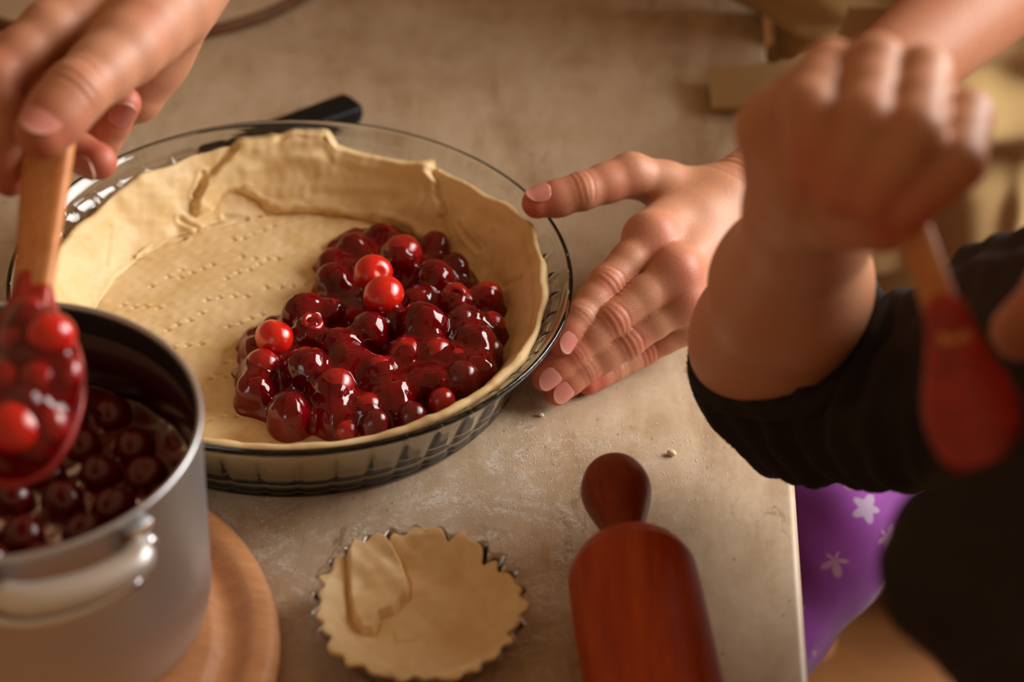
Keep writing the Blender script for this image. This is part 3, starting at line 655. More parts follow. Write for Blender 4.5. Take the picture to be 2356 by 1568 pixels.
# ------------------------------------------------------------------ tartlet tin with dough
TC = at(968, 1392, .017); TC[2] = 0
def make_tart():
    NT = 26; n = NT * 10; th = np.linspace(0, 2 * np.pi, n, endpoint=False); fl = np.cos(th * NT)
    prof = np.array([(0, .0003), (.030, .0003), (.0355, .0004), (.0370, .002), (.0395, .008), (.0425, .0145), (.0450, .0190), (.0458, .0197), (.0455, .0201), (.0446, .0193), (.0420, .0147), (.0390, .0083), (.0364, .0026), (.0350, .0011), (.03, .0009), (0, .0009)])
    amp = np.interp(prof[:, 1], [.001, .005, .019], [0, .0010, .0021])
    r = prof[:, 0][None, :] + amp[None, :] * fl[:, None]; z = np.tile(prof[:, 1], (n, 1))
    P = np.stack([np.cos(th)[:, None] * r, np.sin(th)[:, None] * r, z], -1).reshape(-1, 3) + TC
    tin = link('tartlet_tin', mesh_np('tartlet_tin', P, grid_faces(n, len(prof), True)), M['tin'])
    tag(tin, 'small fluted tin tartlet mould holding dough beside the rolling pin', 'baking tin')
    # dough
    n = 480; th = np.linspace(-np.pi, np.pi, n, endpoint=False); deg = np.degrees(th)
    edge = .0438 + .0013 * np.cos(th * NT) * .9 + .0013 * np.sin(th * 5 + .5) + .0010 * np.sin(th * 11 + 2) + .0008 * np.sin(th * 19 + 1) * np.sin(th * 3) + .0005 * np.sin(th * 37)
    edge -= .0030 * np.exp(-((deg - 35) / 22) ** 2) + .0030 * np.exp(-((deg - 128) / 6) ** 2) + .003 * np.exp(-((deg - 157) / 8) ** 2) - .0018 * np.exp(-((deg + 110) / 50) ** 2) + .002 * np.exp(-((deg - 77) / 5) ** 2)
    ns = 110; u = np.linspace(0, 1, ns)
    r = u[None, :] * edge[:, None]
    z = np.interp(r, [0, .024, .030, .034, .038, .042, .046], [.0085, .0085, .0095, .012, .0165, .0200, .0212])
    x, y = np.cos(th)[:, None] * r, np.sin(th)[:, None] * r; q = np.stack([x, y, z], -1).reshape(-1, 3)
    z = z + (pnoise(q * 45, 21, 12, .5, 1.4) * .0007 + pnoise(q * 130, 22, 12, .6, 1.4) * .0003).reshape(z.shape)
    # an extra round of dough laid over the back-left wall
    pt = lambda a, b, zz=.017: (at(a, b, zz) - TC)[:2]
    pol = [pt(*a) for a in ((800, 1290), (812, 1262), (850, 1246), (890, 1250), (925, 1275), (940, 1310), (938, 1345), (920, 1358), (905, 1380), (872, 1392), (860, 1425), (835, 1428), (812, 1400), (802, 1350))]
    sd = poly_sd(x, y, pol); z = z + .0050 * sstep(.0006, -.0014, sd) - .0012 * np.exp(-((sd - .0007) / .0007) ** 2)
    pol2 = [pt(*a) for a in ((905, 1420), (960, 1410), (975, 1425), (950, 1440), (912, 1445))]; z = z + .0008 * sstep(.0003, -.0006, poly_sd(x, y, pol2))
    zt = z[:, -1:]; re = edge[:, None]
    R_ = np.hstack([r, re + .0010, re + .0008, re - .0012, np.minimum(re, .0415) - .0015, np.full((n, 1), .034), np.zeros((n, 1))])
    Z_ = np.hstack([z, zt - .0008, zt - .0020, zt - .0030, np.full((n, 1), .0135), np.full((n, 1), .0015), np.full((n, 1), .0012)])
    P = np.stack([np.cos(th)[:, None] * R_, np.sin(th)[:, None] * R_, Z_], -1).reshape(-1, 3) + TC
    me = mesh_np('tart_dough', P, grid_faces(n, R_.shape[1], True))
    bm = bmesh.new(); bm.from_mesh(me); bmesh.ops.remove_doubles(bm, verts=bm.verts, dist=1e-6)
    bmesh.ops.recalc_face_normals(bm, faces=bm.faces); bm.to_mesh(me); bm.free()
    tag(link('tartlet_dough', me, M['dough']), 'raw ragged-edged dough pressed into the small fluted tin', 'dough')
make_tart()

# ------------------------------------------------------------------ rolling pin
RP = .0285
k0 = at(1416, 1122, RP); k1 = at(1478, 1420, RP + .004); k1[2] = RP; pd = unit(k1 - k0); p0 = k0 - pd * .0165
pin = thing('rolling_pin', 'dark reddish wooden rolling pin lying on the table', 'rolling pin', (k1[0], k1[1], 0))
fr = frame(p0, pd, (0, 0, 1))
lathe('handle', smooth_prof([(0, 0), (.0075, .0018), (.0130, .0070), (.0160, .0160), (.0155, .0240), (.0125, .0340), (.0095, .0430), (.0084, .0500), (.0088, .0600)], 6), M['pinhandle'], pin, 64, fr)
lathe('roller', np.vstack([[(0, .0575)], smooth_prof([(.0086, .0570), (.0170, .0585), (.0235, .0640), (.0272, .0720), (.0285, .0840), (.0285, .16), (.0285, .29), (.0272, .302), (.0235, .310), (.017, .3155), (.0086, .317)], 6), [(0, .3165)]]), M['pinwood'], pin, 96, fr)
lathe('handle', smooth_prof([(.0088, .314), (.0084, .324), (.0095, .331), (.0125, .340), (.0155, .350), (.016, .358), (.013, .367), (.0075, .3722), (0, .374)], 6), M['pinhandle'], pin, 64, fr)

# ------------------------------------------------------------------ knife behind the dish, pale board at the back
K0 = at(824, 246, .006); K1 = at(610, 322, .006); kd_ = unit(V(*(K1 - K0)[:2], 0))
kn = thing('knife', 'knife with black plastic handle lying behind the glass dish', 'knife', (K0[0], K0[1], 0))
flat_handle('handle', K0 + kd_ * .105 + V(0, 0, .001), K0 + V(0, 0, .001), .0085, .0110, .0055, .0065, V(0, 0, 1), M['black'], kn)
me = bpy.data.meshes.new('blade'); sdv = np.cross((0, 0, 1), kd_); b0 = K0 + kd_ * .100
bl = [b0 + sdv * .009, b0 - sdv * .009, b0 + kd_ * .05 - sdv * .009, b0 + kd_ * .078 - sdv * .002, b0 + kd_ * .086 + sdv * .007, b0 + kd_ * .05 + sdv * .009]
me.from_pydata([(*p[:2], .0046) for p in bl] + [(*p[:2], .0060) for p in bl], [], [tuple(range(5, -1, -1)), tuple(range(6, 12))] + [(i, (i + 1) % 6, (i + 1) % 6 + 6, i + 6) for i in range(6)])
link('blade', me, M['steel'], kn, False)
pts_b = [at(a, b, .004)[:2] for a, b in ((455, 84), (520, 66), (580, 52), (630, 33), (690, 2))]
A = np.array([[2 * p[0], 2 * p[1], 1] for p in pts_b]); sol = np.linalg.lstsq(A, np.array([p @ p for p in pts_b]), rcond=None)[0]
bc = sol[:2]; br = math.sqrt(sol[2] + bc @ bc)
fb = thing('pale_board', 'round pale wooden board with dark rim at the far side of the table', 'cutting board', (bc[0], bc[1], 0))
lathe('board_face', [(0, 0.0), (br - .004, .0), (br - .003, .002), (br - .003, .0065), (br - .004, .007), (0, .007)], M['farboard'], fb, 160, frame(V(bc[0], bc[1], 0), (0, 0, 1)))
lathe('dark_rim', [(br - .0045, .0004), (br - .001, .0004), (br + .0002, .002), (br + .0002, .006), (br - .001, .0074), (br - .0045, .0076), (br - .0045, .0004)], M['darkedge'], fb, 160, frame(V(bc[0], bc[1], 0), (0, 0, 1)))

# ------------------------------------------------------------------ hands
NAILPINK = V(.60, .225, .18)
def nail(parent, tip, dip, dors, r, wid, ln, name='fingernail', tone=NAILPINK, push=.88, lift=.0003, r0=None):
    ax = unit(tip - dip); d = unit(dors - ax * (dors @ ax)); b = np.cross(ax, d)
    c0 = dip + (tip - dip) * push; nu, nv = 17, 17; U, Vv = np.meshgrid(np.linspace(-1, 1, nu), np.linspace(0, 1, nv), indexing='ij')
    sh = np.clip(1 - np.abs(2 * Vv - 1) ** 5, .0, 1) ** .5 * .5 + .5; sh = np.where(Vv < .5, np.clip(1 - np.clip(1 - 2 * Vv, 0, 1) ** 3.2, .02, 1) ** .5, np.clip(1 - .25 * (2 * Vv - 1) ** 2, 0, 1))
    ph = U * sh * (wid / r)
    rr = lerp(r0 or r * 1.07, r, np.clip(Vv * 1.3, 0, 1)) + lift - .0004 * (1 - Vv) ** 3
    L = ln * (Vv - .35 - .24 * U ** 2 * (Vv > .5) * (2 * Vv - 1))
    P = c0 + L[..., None] * ax + (rr * np.cos(ph))[..., None] * d + (rr * np.sin(ph))[..., None] * b
    out = P - (.0009 * np.cos(ph))[..., None] * d - (.0009 * np.sin(ph))[..., None] * b
    vs = np.vstack([P.reshape(-1, 3), out.reshape(-1, 3)]); f1 = grid_faces(nu, nv); n = nu * nv; f2 = f1[:, ::-1] + n
    rim = [i * nv for i in range(nu)] + [(nu - 1) * nv + j for j in range(1, nv)] + [i * nv + nv - 1 for i in range(nu - 2, -1, -1)] + [j for j in range(nv - 2, 0, -1)]
    sd = np.array([(rim[i], rim[i] + n, rim[(i + 1) % len(rim)] + n, rim[(i + 1) % len(rim)]) for i in range(len(rim))])
    me = mesh_np(name, vs, np.vstack([f1, f2, sd])); bm = bmesh.new(); bm.from_mesh(me); bmesh.ops.recalc_face_normals(bm, faces=bm.faces); bm.to_mesh(me); bm.free()
    v = np.tile(Vv.reshape(-1), 2)[:, None]
    edge = sstep(.90, .97, v); lun = 1 - sstep(.05, .22, v)
    vcol(me, 'tint', lerp(lerp(tone, V(.70, .36, .30), lun * .4), V(.72, .48, .35), edge))
    return link(name, me, M['nail'], parent)
def wrinkle(vs, ns, j, ax, dors, r, amp=.00045, offs=(-.62, -.22, .18, .56), w=.10, reach=1.55):
    ax = unit(ax); d = unit(dors - ax * (dors @ ax)); b = np.cross(ax, d)
    q = vs - j; near = (q ** 2).sum(1) < (reach * r) ** 2 * 1.6; q = q[near]
    s = q @ ax; h = q @ d; l = q @ b; dist = np.hypot(h, l) + 1e-9
    mk = sstep(.25, .75, h / dist) * (dist < reach * r)
    s2 = s + .05 * r * np.sin(l / r * 2.5 + 1) + .10 * r * (l / r) ** 2 * np.sign(s); g = 0
    for i, o in enumerate(offs): g = g - np.exp(-((s2 - o * r) / (w * r)) ** 2) * (1 - .35 * (i % 2))
    g = g + .9 * np.exp(-(s / (.8 * r)) ** 2)
    out = vs.copy(); out[near] += ns[near] * (amp * mk * g)[:, None]; return out
def redness(vs, pts):
    t = np.zeros(len(vs))
    for p, rad, a in pts: t = np.maximum(t, a * np.exp(-((vs - p) ** 2).sum(1) / rad ** 2))
    return t
def finger(F, P, R, k=.003):
    for i in range(len(P) - 1):
        a, b, ra, rb = P[i], P[i + 1], R[i], R[i + 1]; m = (a + b) / 2
        F.cone(a, m, ra, (ra + rb) / 2 * .965, k); F.cone(m, b, (ra + rb) / 2 * .965, rb, k)
def join_meshes(parts):
    off = 0; vs = []; fs = []; ts = []
    for v, f, t in parts: vs.append(v); fs.append(f + off); ts.append(t); off += len(v)
    return np.vstack(vs), np.vstack(fs), np.concatenate(ts)

adult = thing('person', 'adult in khaki apron holding the glass dish and the cherry-laden wooden spoon', 'person', (.47, .62, -.75))
# --- left hand beside the dish
LW = at(1694, 468, .043)
LT = [at(1604, 452, .047), at(1452, 402, .064), at(1338, 440, .062), at(1236, 467, .058)]
LI = [at(1500, 545, .060), at(1394, 652, .050), at(1336, 726, .042), at(1292, 790, .034)]
LM = [at(1556, 625, .053), at(1408, 733, .040), at(1320, 808, .028), at(1253, 868, .018)]
LR = [at(1568, 690, .040), at(1442, 785, .0255), at(1343, 848, .0165), at(1282, 902, .0092)]
LP = [at(1580, 745, .022), at(1478, 806, .0105), at(1410, 846, .0078), at(1352, 882, .0064)]
LE = V(.405, .275, .105)
LN = unit(V(.53, -.65, .55))
def left_hand():
    F = Field((.095, -.065, -.002), (.29, .150, .105), .00082)
    fg = F.like()
    finger(fg, LI, [.0104, .0088, .0077, .0068]); fi2 = F.like()
    finger(fi2, LM, [.0106, .0090, .0079, .0070]); fg.F = np.minimum(fg.F, fi2.F); fi2 = F.like()
    finger(fi2, LR, [.0102, .0087, .0076, .0067]); fg.F = smin(fg.F, fi2.F, .0006); fi2 = F.like()
    finger(fi2, LP, [.0094, .0078, .0067, .0058]); fg.F = smin(fg.F, fi2.F, .0006)
    pal = F.like(); fl = (LN, 1.25)
    for P, rw, rm in ((LI, .0125, .0108), (LM, .013, .0110), (LR, .0128, .0108), (LP, .012, .0098)):
        off = (P[0] - LM[0]) * .30
        pal.cone(LW + off - LN * .003, P[0] - LN * .0015, rw, rm, .012)
    pal.cone(lerp(LW, LI[0], .45), lerp(LW, LP[0], .5), .012, .012, .012)
    pal.cone(LT[0] - LN * .004, lerp(LI[0], LI[1], .02) - LN * .006, .012, .0095, .012)       # web to the thumb
    # thumb
    tf = F.like(); finger(tf, LT, [.0150, .0112, .0094, .0082], .005); tf.ball(lerp(LT[2], LT[3], .55) - V(0, 0, .0012), .0088, .004)
    for p in (LI, LM, LR): pal.ball(p[0] + LN * .0008, .0092, .010)                              # knuckles
    pal.join(tf, .008); F.F = smin(pal.F, fg.F, .0055)
    wx = unit(LE - LW)
    F.cone(lerp(LW, LM[0], .12), LW + wx * .02, .0215, .0205, .014, (LN, 1.22)); F.cone(LW + wx * .012, LW + wx * .07, .0205, .0235, .008, (LN, 1.15)); F.cone(LW + wx * .07, LE, .0235, .036, .01, (LN, 1.1))
    vs, f = F.skin(); vs = relax(vs, f, 1); ns = normals(vs, f)
    for P, r in ((LI, .0084), (LM, .0086), (LR, .0082), (LP, .0072)):
        vs = wrinkle(vs, ns, P[1], P[2] - P[0], LN, r, .00032); vs = wrinkle(vs, ns, P[2], P[3] - P[1], LN, r * .86, .00018, (-.3, .0, .3), .09)
    td = unit(V(.1, -.45, .85)); vs = wrinkle(vs, ns, LT[2], LT[3] - LT[1], td, .0094, .0003, (-.45, -.1, .25, .55))
    for o_, a_ in ((.006, .0005), (.0105, .0004), (-.004, .00025)):                           # creases across the wrist
        s = (vs - LW) @ wx + .002 * np.sin((vs - LW) @ np.cross(wx, LN) * 150); vs = vs - ns * (a_ * np.exp(-((s - o_) / .0009) ** 2))[:, None]
    tint = redness(vs, [(P[3], .014, 1.1) for P in (LI, LM, LR, LP, LT)] + [(P[1] + LN * .007, .010, .6) for P in (LI, LM, LR, LP)] + [(P[0] + LN * .01, .013, .6) for P in (LI, LM, LR)] + [(LT[2], .013, .45), (lerp(LI[0], LI[1], .5) + V(-.006, .006, 0), .012, .5), (LT[1] + V(-.01, -.01, -.006), .014, .55)])
    return vs, f, tint
def forearm(a, pts, h, lo, hi):
    F = Field(lo, hi, h)
    for p, q, r0, r1, fl in pts: F.cone(p, q, r0, r1, .012, fl)
    vs, f = F.skin(); return vs, f, np.full(len(vs), a)
wx = unit(LE - LW)
SHL = V(.53, .50, .40); SHR = V(.22, .52, .44)
cut = .149
larm = forearm(.12, [(LW + wx * .012, LW + wx * .07, .0205, .0235, (LN, 1.15)), (LW + wx * .07, LE, .0235, .036, (LN, 1.1)), (LE, SHL, .038, .047, None)], .003, (.2, .10, 0), (.62, .60, .50))
def clip_start(part, p, n, d):
    vs, f, t = part; keep = ((vs - p) @ n) > d; fk = keep[f].all(1); return vs, f[fk], t
larm = clip_start(larm, LW, wx, .062)
# --- right hand round the spoon handle
RTh = [atd(372, 20, .868), atd(288, 112, .838), atd(172, 214, .811), atd(98, 302, .802)]
RI = [atd(112, 66, .842), atd(-14, 178, .826), atd(2, 318, .822), atd(24, 408, .827)]
RM = [atd(118, 84, .862), atd(66, 178, .842), atd(128, 325, .866), atd(226, 372, .858)]
RR_ = [atd(118, 120, .892), atd(120, 240, .882), atd(232, 318, .882), atd(283, 238, .872)]
RP_ = [atd(150, 160, .908), atd(170, 260, .908), atd(262, 270, .912), atd(318, 214, .905)]
RW = atd(392, -70, .892); RE = V(.115, .235, .34)
RWx = unit(RE - RW)
def right_hand():
    allp = np.array(RTh + RI + RM + RR_ + RP_ + [RW, RW + RWx * .05]); F = Field(allp.min(0) - .034, allp.max(0) + .034, .00105)
    fg = F.like(); finger(fg, RI, [.0118, .0108, .0094, .0082])
    for P, R in ((RM, [.0118, .0106, .0092, .0082]), (RR_, [.0115, .0102, .0090, .0080]), (RP_, [.0105, .0092, .0080, .0072])):
        o = F.like(); finger(o, P, R); fg.F = smin(fg.F, o.F, .0010)
    pal = F.like()
    for P, r in ((RI, .0115), (RM, .0120), (RR_, .0125), (RP_, .0115)): pal.cone(lerp(RW, P[0], .12) + (P[0] - RM[0]) * .25, P[0], .0185, r, .014)
    pal.cone(atd(345, 80, .902), atd(312, 222, .908), .0205, .0125, .014); pal.cone(atd(340, 110, .905), atd(240, 190, .915), .019, .014, .012)
    tf = F.like(); finger(tf, RTh, [.0205, .0150, .0122, .0112], .006); tf.ball(lerp(RTh[2], RTh[3], .6), .0119, .004)
    tf.cone(lerp(RTh[0], RTh[1], .6) + FW * .008, lerp(RI[0], RTh[1], .3) + FW * .010, .011, .009, .008)
    pal.join(tf, .005); F.F = smin(pal.F, fg.F, .0032)
    F.cone(lerp(RW, RTh[0], .4), RW, .0235, .0245, .016); F.cone(RW, RE, .0245, .038, .012)
    vs, f = F.skin(); vs = relax(vs, f, 1); ns = normals(vs, f)
    view = -FW; vs = wrinkle(vs, ns, RTh[2], RTh[3] - RTh[1], unit(view + V(0, .1, .3)), .0122, .0006, (-.5, -.15, .2, .5))
    tint = redness(vs, [(P[3], .016, .95) for P in (RI, RM, RR_, RTh)] + [(RTh[2], .014, .3), (RI[1], .016, .5), (RM[1], .014, .45), (RTh[1] + V(.006, .008, .008), .012, .4)])
    return vs, f, tint
rh = right_hand()
rarm = forearm(.1, [(RW, RE, .0245, .038, None), (RE, SHR, .040, .048, None)], .003, np.minimum(RW, np.minimum(RE, SHR)) - .06, np.maximum(RW, np.maximum(RE, SHR)) + .06)
rarm = clip_start(rarm, RW, RWx, .045)
# torso, hips and legs, mostly under the clothes
F = Field((.10, .40, -.76), (.78, .95, .62), .008)
F.cone((.47, .62, -.02), (.375, .57, .40), .125, .135, .06, (V(0, 1, 0), 1.25)); F.cone(SHL, SHR, .055, .055, .06); F.cone((.375, .58, .44), (.36, .53, .56), .05, .045, .05)
for sx in (-.085, .085): F.cone((.495 + sx, .63, -.05), (.495 + sx, .61, -.40), .085, .06, .05); F.cone((.495 + sx, .61, -.40), (.495 + sx, .63, -.70), .06, .042, .03); F.cone((.495 + sx, .64, -.72), (.495 + sx, .52, -.735), .035, .022, .02)
tv, tf_ = F.skin(); torso = (tv, tf_, np.full(len(tv), .1))
vs, f, t = join_meshes([left_hand(), larm, rh, rarm, torso])
me = mesh_np('body', vs, f); vcol(me, 'tint', np.stack([t] * 3, 1)); link('body', me, M['skin'], adult)
view = -FW
for P, r, w, ln in ((LI, .0069, .0054, .0118), (LM, .0071, .0058, .0122), (LR, .0068, .0055, .0118)):
    nail(adult, P[3], P[2], unit(LN + V(.1, -.25, .1)), r, w, ln)
nail(adult, LT[3], LT[2], V(.15, -.10, 1), .0084, .0068, .0135, r0=.0096)
nail(adult, RTh[3], RTh[2], unit(view + V(-.1, .0, .15)), .0118, .0092, .0165, r0=.0124)
nail(adult, RR_[3], RR_[2], unit(view * .9 + V(.7, 0, .2)), .0083, .0068, .0130)
nail(adult, RM[3], RM[2], unit(view * .6 + V(.1, -.6, -.5)), .0085, .0068, .0120)
# clothes
def drape(name, x0, x1, z0, z1, yf, m, parent, th=.003, nx=120, nz=120):
    X, Z = np.meshgrid(np.linspace(x0, x1, nx), np.linspace(z0, z1, nz), indexing='ij'); Y = yf(X, Z)
    A = np.stack([X, Y, Z], -1).reshape(-1, 3); B = A + V(0, th, 0); n = nx * nz; f1 = grid_faces(nx, nz)
    rim = [i * nz for i in range(nx)] + [(nx - 1) * nz + j for j in range(1, nz)] + [i * nz + nz - 1 for i in range(nx - 2, -1, -1)] + [j for j in range(nz - 2, 0, -1)]
    sd = np.array([(rim[i], rim[i] + n, rim[(i + 1) % len(rim)] + n, rim[(i + 1) % len(rim)]) for i in range(len(rim))])
    me = mesh_np(name, np.vstack([A, B]), np.vstack([f1, f1[:, ::-1] + n, sd])); bm = bmesh.new(); bm.from_mesh(me); bmesh.ops.recalc_face_normals(bm, faces=bm.faces); bm.to_mesh(me); bm.free()
    return link(name, me, m, parent)
def apron_y(X, Z):
    y = .337 + 1.5 * np.clip(.290 - X, 0, 1) + .9 * np.clip(X - .33, 0, 1) ** 1.6 + .06 * np.clip(Z, 0, 1) - .02 * sstep(.02, -.2, Z) * sstep(.36, .46, X)
    y = y + .008 * np.sin(X * 42 + Z * 9) * sstep(.10, -.20, Z) + .004 * np.sin(X * 90 + Z * 20 + 1)
    y = y - .016 * np.exp(-((Z + .062 + .25 * (X - .45)) / .016) ** 2) + .014 * np.exp(-((Z + .090 + .25 * (X - .45)) / .013) ** 2)
    y = y - .012 * np.exp(-((X - .455 + .02 * Z) / .008) ** 2) * sstep(-.06, -.12, Z) + .008 * np.exp(-((Z - .022 + .35 * (X - .30)) / .010) ** 2)
    return y
ap = drape('apron', .250, .68, -.178, .44, apron_y, M['khaki'], adult)
for v in ap.data.vertices:
    w = max(0, 1 - (v.co.x - .25) / .2); v.co.x += w * (-min(.75 * v.co.z, .06) if v.co.z > .004 else .026)
ap['label'] = 'khaki cotton apron with folds'
tie = [at(1632, 212, .004), at(1700, 208, .007), at(1775, 200, .010), at(1830, 190, .012), at(1900, 165, .013), at(1990, 125, .02), at(2080, 92, .03)]
tp = smooth_prof3(tie, 8); up_ = V(-.02, 1, .1)
A = np.array([p + up_ * .0205 * (1 + .05 * math.sin(i)) for i, p in enumerate(tp)]); B = np.array([p - up_ * .0205 for p in tp]); th_ = V(0, 0, .0035)
# the tie is a flat fabric band: lower and upper faces
vs = np.vstack([A, B, A + th_, B + th_]); n = len(tp)
fs = [(i, i + 1, n + i + 1, n + i) for i in range(n - 1)] + [(2 * n + i, 3 * n + i, 3 * n + i + 1, 2 * n + i + 1) for i in range(n - 1)] + [(i, 2 * n + i, 2 * n + i + 1, i + 1) for i in range(n - 1)] + [(n + i, n + i + 1, 3 * n + i + 1, 3 * n + i) for i in range(n - 1)] + [(0, n, 3 * n, 2 * n), (n - 1, 3 * n - 1, 4 * n - 1, 2 * n - 1)]
me = bpy.data.meshes.new('apron_tie'); me.from_pydata(vs.tolist(), [], fs); bm = bmesh.new(); bm.from_mesh(me); bmesh.ops.recalc_face_normals(bm, faces=bm.faces); bm.to_mesh(me); bm.free()
link('apron_tie', me, M['khaki'], ap, False)
lp = link('tab', box_mesh('tab', .040, .004, .028, .0012, 2), M['khaki'], ap); q = atd(2010, 62, 1.195); lp.location = q; lp.rotation_euler = (.2, .12, .2)
F = Field((.10, .38, -.76), (.78, .97, .10), .008)
for sx in (-.09, .09): F.cone((.495 + sx, .625, -.02), (.495 + sx, .60, -.40), .105, .082, .05); F.cone((.495 + sx, .60, -.40), (.495 + sx, .62, -.70), .082, .07, .03)
F.cone((.425, .62, .02), (.565, .62, .02), .11, .11, .06)
tv, tf_ = F.skin(); tv = tv + normals(tv, tf_) * (pnoise(tv * 6, 9, 12, .5, 1.5) * .004)[:, None]
link('trousers', mesh_np('trousers', tv, tf_), M['khaki_dark'], adult)
F = Field((.05, .33, -.02), (.78, .95, .62), .007)
F.cone((.47, .62, .02), (.375, .57, .40), .132, .142, .06, (V(0, 1, 0), 1.2)); F.cone(SHL, SHR, .066, .066, .06)
F.cone(SHL, lerp(SHL, LE, .40), .062, .060, .03); F.cone(SHR, lerp(SHR, RE, .40), .062, .060, .03)
tv, tf_ = F.skin(); link('shirt', mesh_np('shirt', tv, tf_), m_cloth('brown_shirt', (.16, .085, .035)), adult)

# ------------------------------------------------------------------ the child
child = thing('person', 'child in charcoal sweater and purple leggings holding a small red-coated wooden spoon', 'person', (.42, -.26, -.75))
CE = atd(1842, 888, .908); CW = atd(1868, 500, .775); CM = atd(1820, 655, .845)
cax = unit(CW - CE)
def child_arm():
    kn = [[(1768, 300, .715), (1910, 160, .690), (1862, 250, .668), (1870, 400, .668)],
          [(1830, 260, .715), (2015, 150, .682), (1990, 270, .660), (1930, 440, .664)],
          [(1900, 260, .715), (2120, 172, .680), (2105, 300, .656), (2000, 455, .662)],
          [(1960, 300, .715), (2215, 270, .682), (2200, 372, .662), (2085, 470, .664)]]
    kn = [[atd(*p) for p in k] for k in kn]
    thb = [atd(1850, 480, .735), atd(1935, 500, .705), atd(2030, 510, .685), atd(2095, 480, .672)]
    P = np.array([p for k in kn for p in k] + thb + [CE, CW]); F = Field(P.min(0) - .042, P.max(0) + .042, .0013)
    fg = F.like()
    for k in kn:
        o = F.like(); finger(o, k, [.0112, .0102, .0097, .0088]); fg.F = smin(fg.F, o.F, .0018)
    pal = F.like(); pc = atd(1900, 390, .712)
    for k in kn: pal.cone(lerp(CW, k[0], .3), k[0], .0165, .0125, .012)
    pal.ball(pc, .022, .012); pal.cone(pc, atd(2010, 400, .70), .018, .013, .012)
    finger(pal, thb, [.012, .0105, .0095, .0085], .006)
    F.F = smin(pal.F, fg.F, .0022)
    F.cone(atd(1885, 430, .735), CW, .0215, .0235, .014)
    F.cone(CW, CM, .0235, .0325, .014); F.cone(CM, atd(1798, 790, .893), .0325, .0345, .012); F.cone(atd(1798, 790, .893), CE, .0335, .025, .012)
    F.cone(atd(1760, 780, .893), CE, .0295, .022, .02)
    vs, f = F.skin(); vs = relax(vs, f, 2)
    tint = redness(vs, [(k[3], .014, .8) for k in kn] + [(thb[3], .016, 1.5), (thb[2], .014, .8)])
    return (vs, f, tint), kn, thb
ca, ckn, cth = child_arm()
SHC = atd(2480, 850, .83); HC = atd(2890, 640, .64)
# head, neck, torso, legs of the child
F = Field((.20, -.52, -.62), (.74, .03, .46), .004)
hd = unit(V(-.80, .25, -.35)); hu = unit(V(-.25, .1, 1)); hu = unit(hu - hd * (hu @ hd)); hl = np.cross(hu, hd)
F.ball(HC + hu * .018 - hd * .010, .076, .01); F.cone(HC + hd * .018 - hu * .03, HC + hd * .028 - hu * .052, .050, .034, .03)
F.cone(HC + hd * .066 + hu * .004, HC + hd * .078 - hu * .012, .007, .0105, .008)                       # nose
F.cone(HC + hd * .066 - hu * .036 - hl * .014, HC + hd * .066 - hu * .036 + hl * .014, .0065, .0065, .006)   # mouth
for sgn in (-1, 1):
    F.ball(HC + hl * .078 * sgn - hd * .008, .017, .006, (hl, 2.2)); F.ball(HC + hd * .066 + hl * .030 * sgn + hu * .010, .012, .006, None, True)
    F.ball(HC + hd * .052 + hl * .030 * sgn + hu * .010, .0125, .003)
    F.ball(HC + hd * .048 + hl * .036 * sgn - hu * .026, .022, .02)
CT = V(.57, -.32, .04); CHIP = V(.57, -.29, -.24)
F.cone(HC - hu * .05 - hd * .02, CT + V(0, 0, .05), .032, .036, .03); F.cone(CT, CHIP, .075, .085, .05); 
F.cone(CE, SHC, .029, .034, .02); F.cone(SHC, CT + V(0, .02, .02), .036, .06, .03)
hv, hf = F.skin(); keep = ((hv - CE) @ unit(SHC - CE)) > .012; hf = hf[keep[hf].all(1)]
vs, f, t = join_meshes([ca, (hv, hf, np.full(len(hv), .25))])
me = mesh_np('body', vs, f); vcol(me, 'tint', np.stack([t] * 3, 1)); link('body', me, M['child_skin'], child)
nail(child, cth[3], cth[2], unit(-FW + V(0, 0, .1)), .0080, .0055, .010, tone=V(.62, .18, .14))
# hair
F = Field(HC - .13, HC + .13, .004)
F.ball(HC + hu * .020 - hd * .014, .0835, .01); F.cone(HC - hd * .06, HC - hd * .07 - hu * .06, .035, .022, .02)
F.ball(HC + hd * .055 - hu * .022, .072, .01, None, True)
hv, hf = F.skin(); hv = hv + normals(hv, hf) * (pnoise(hv * np.array([30, 30, 8]), 12, 10, .5, 1.2) * .0012)[:, None]
link('hair', mesh_np('hair', hv, hf), M['hair'], child)
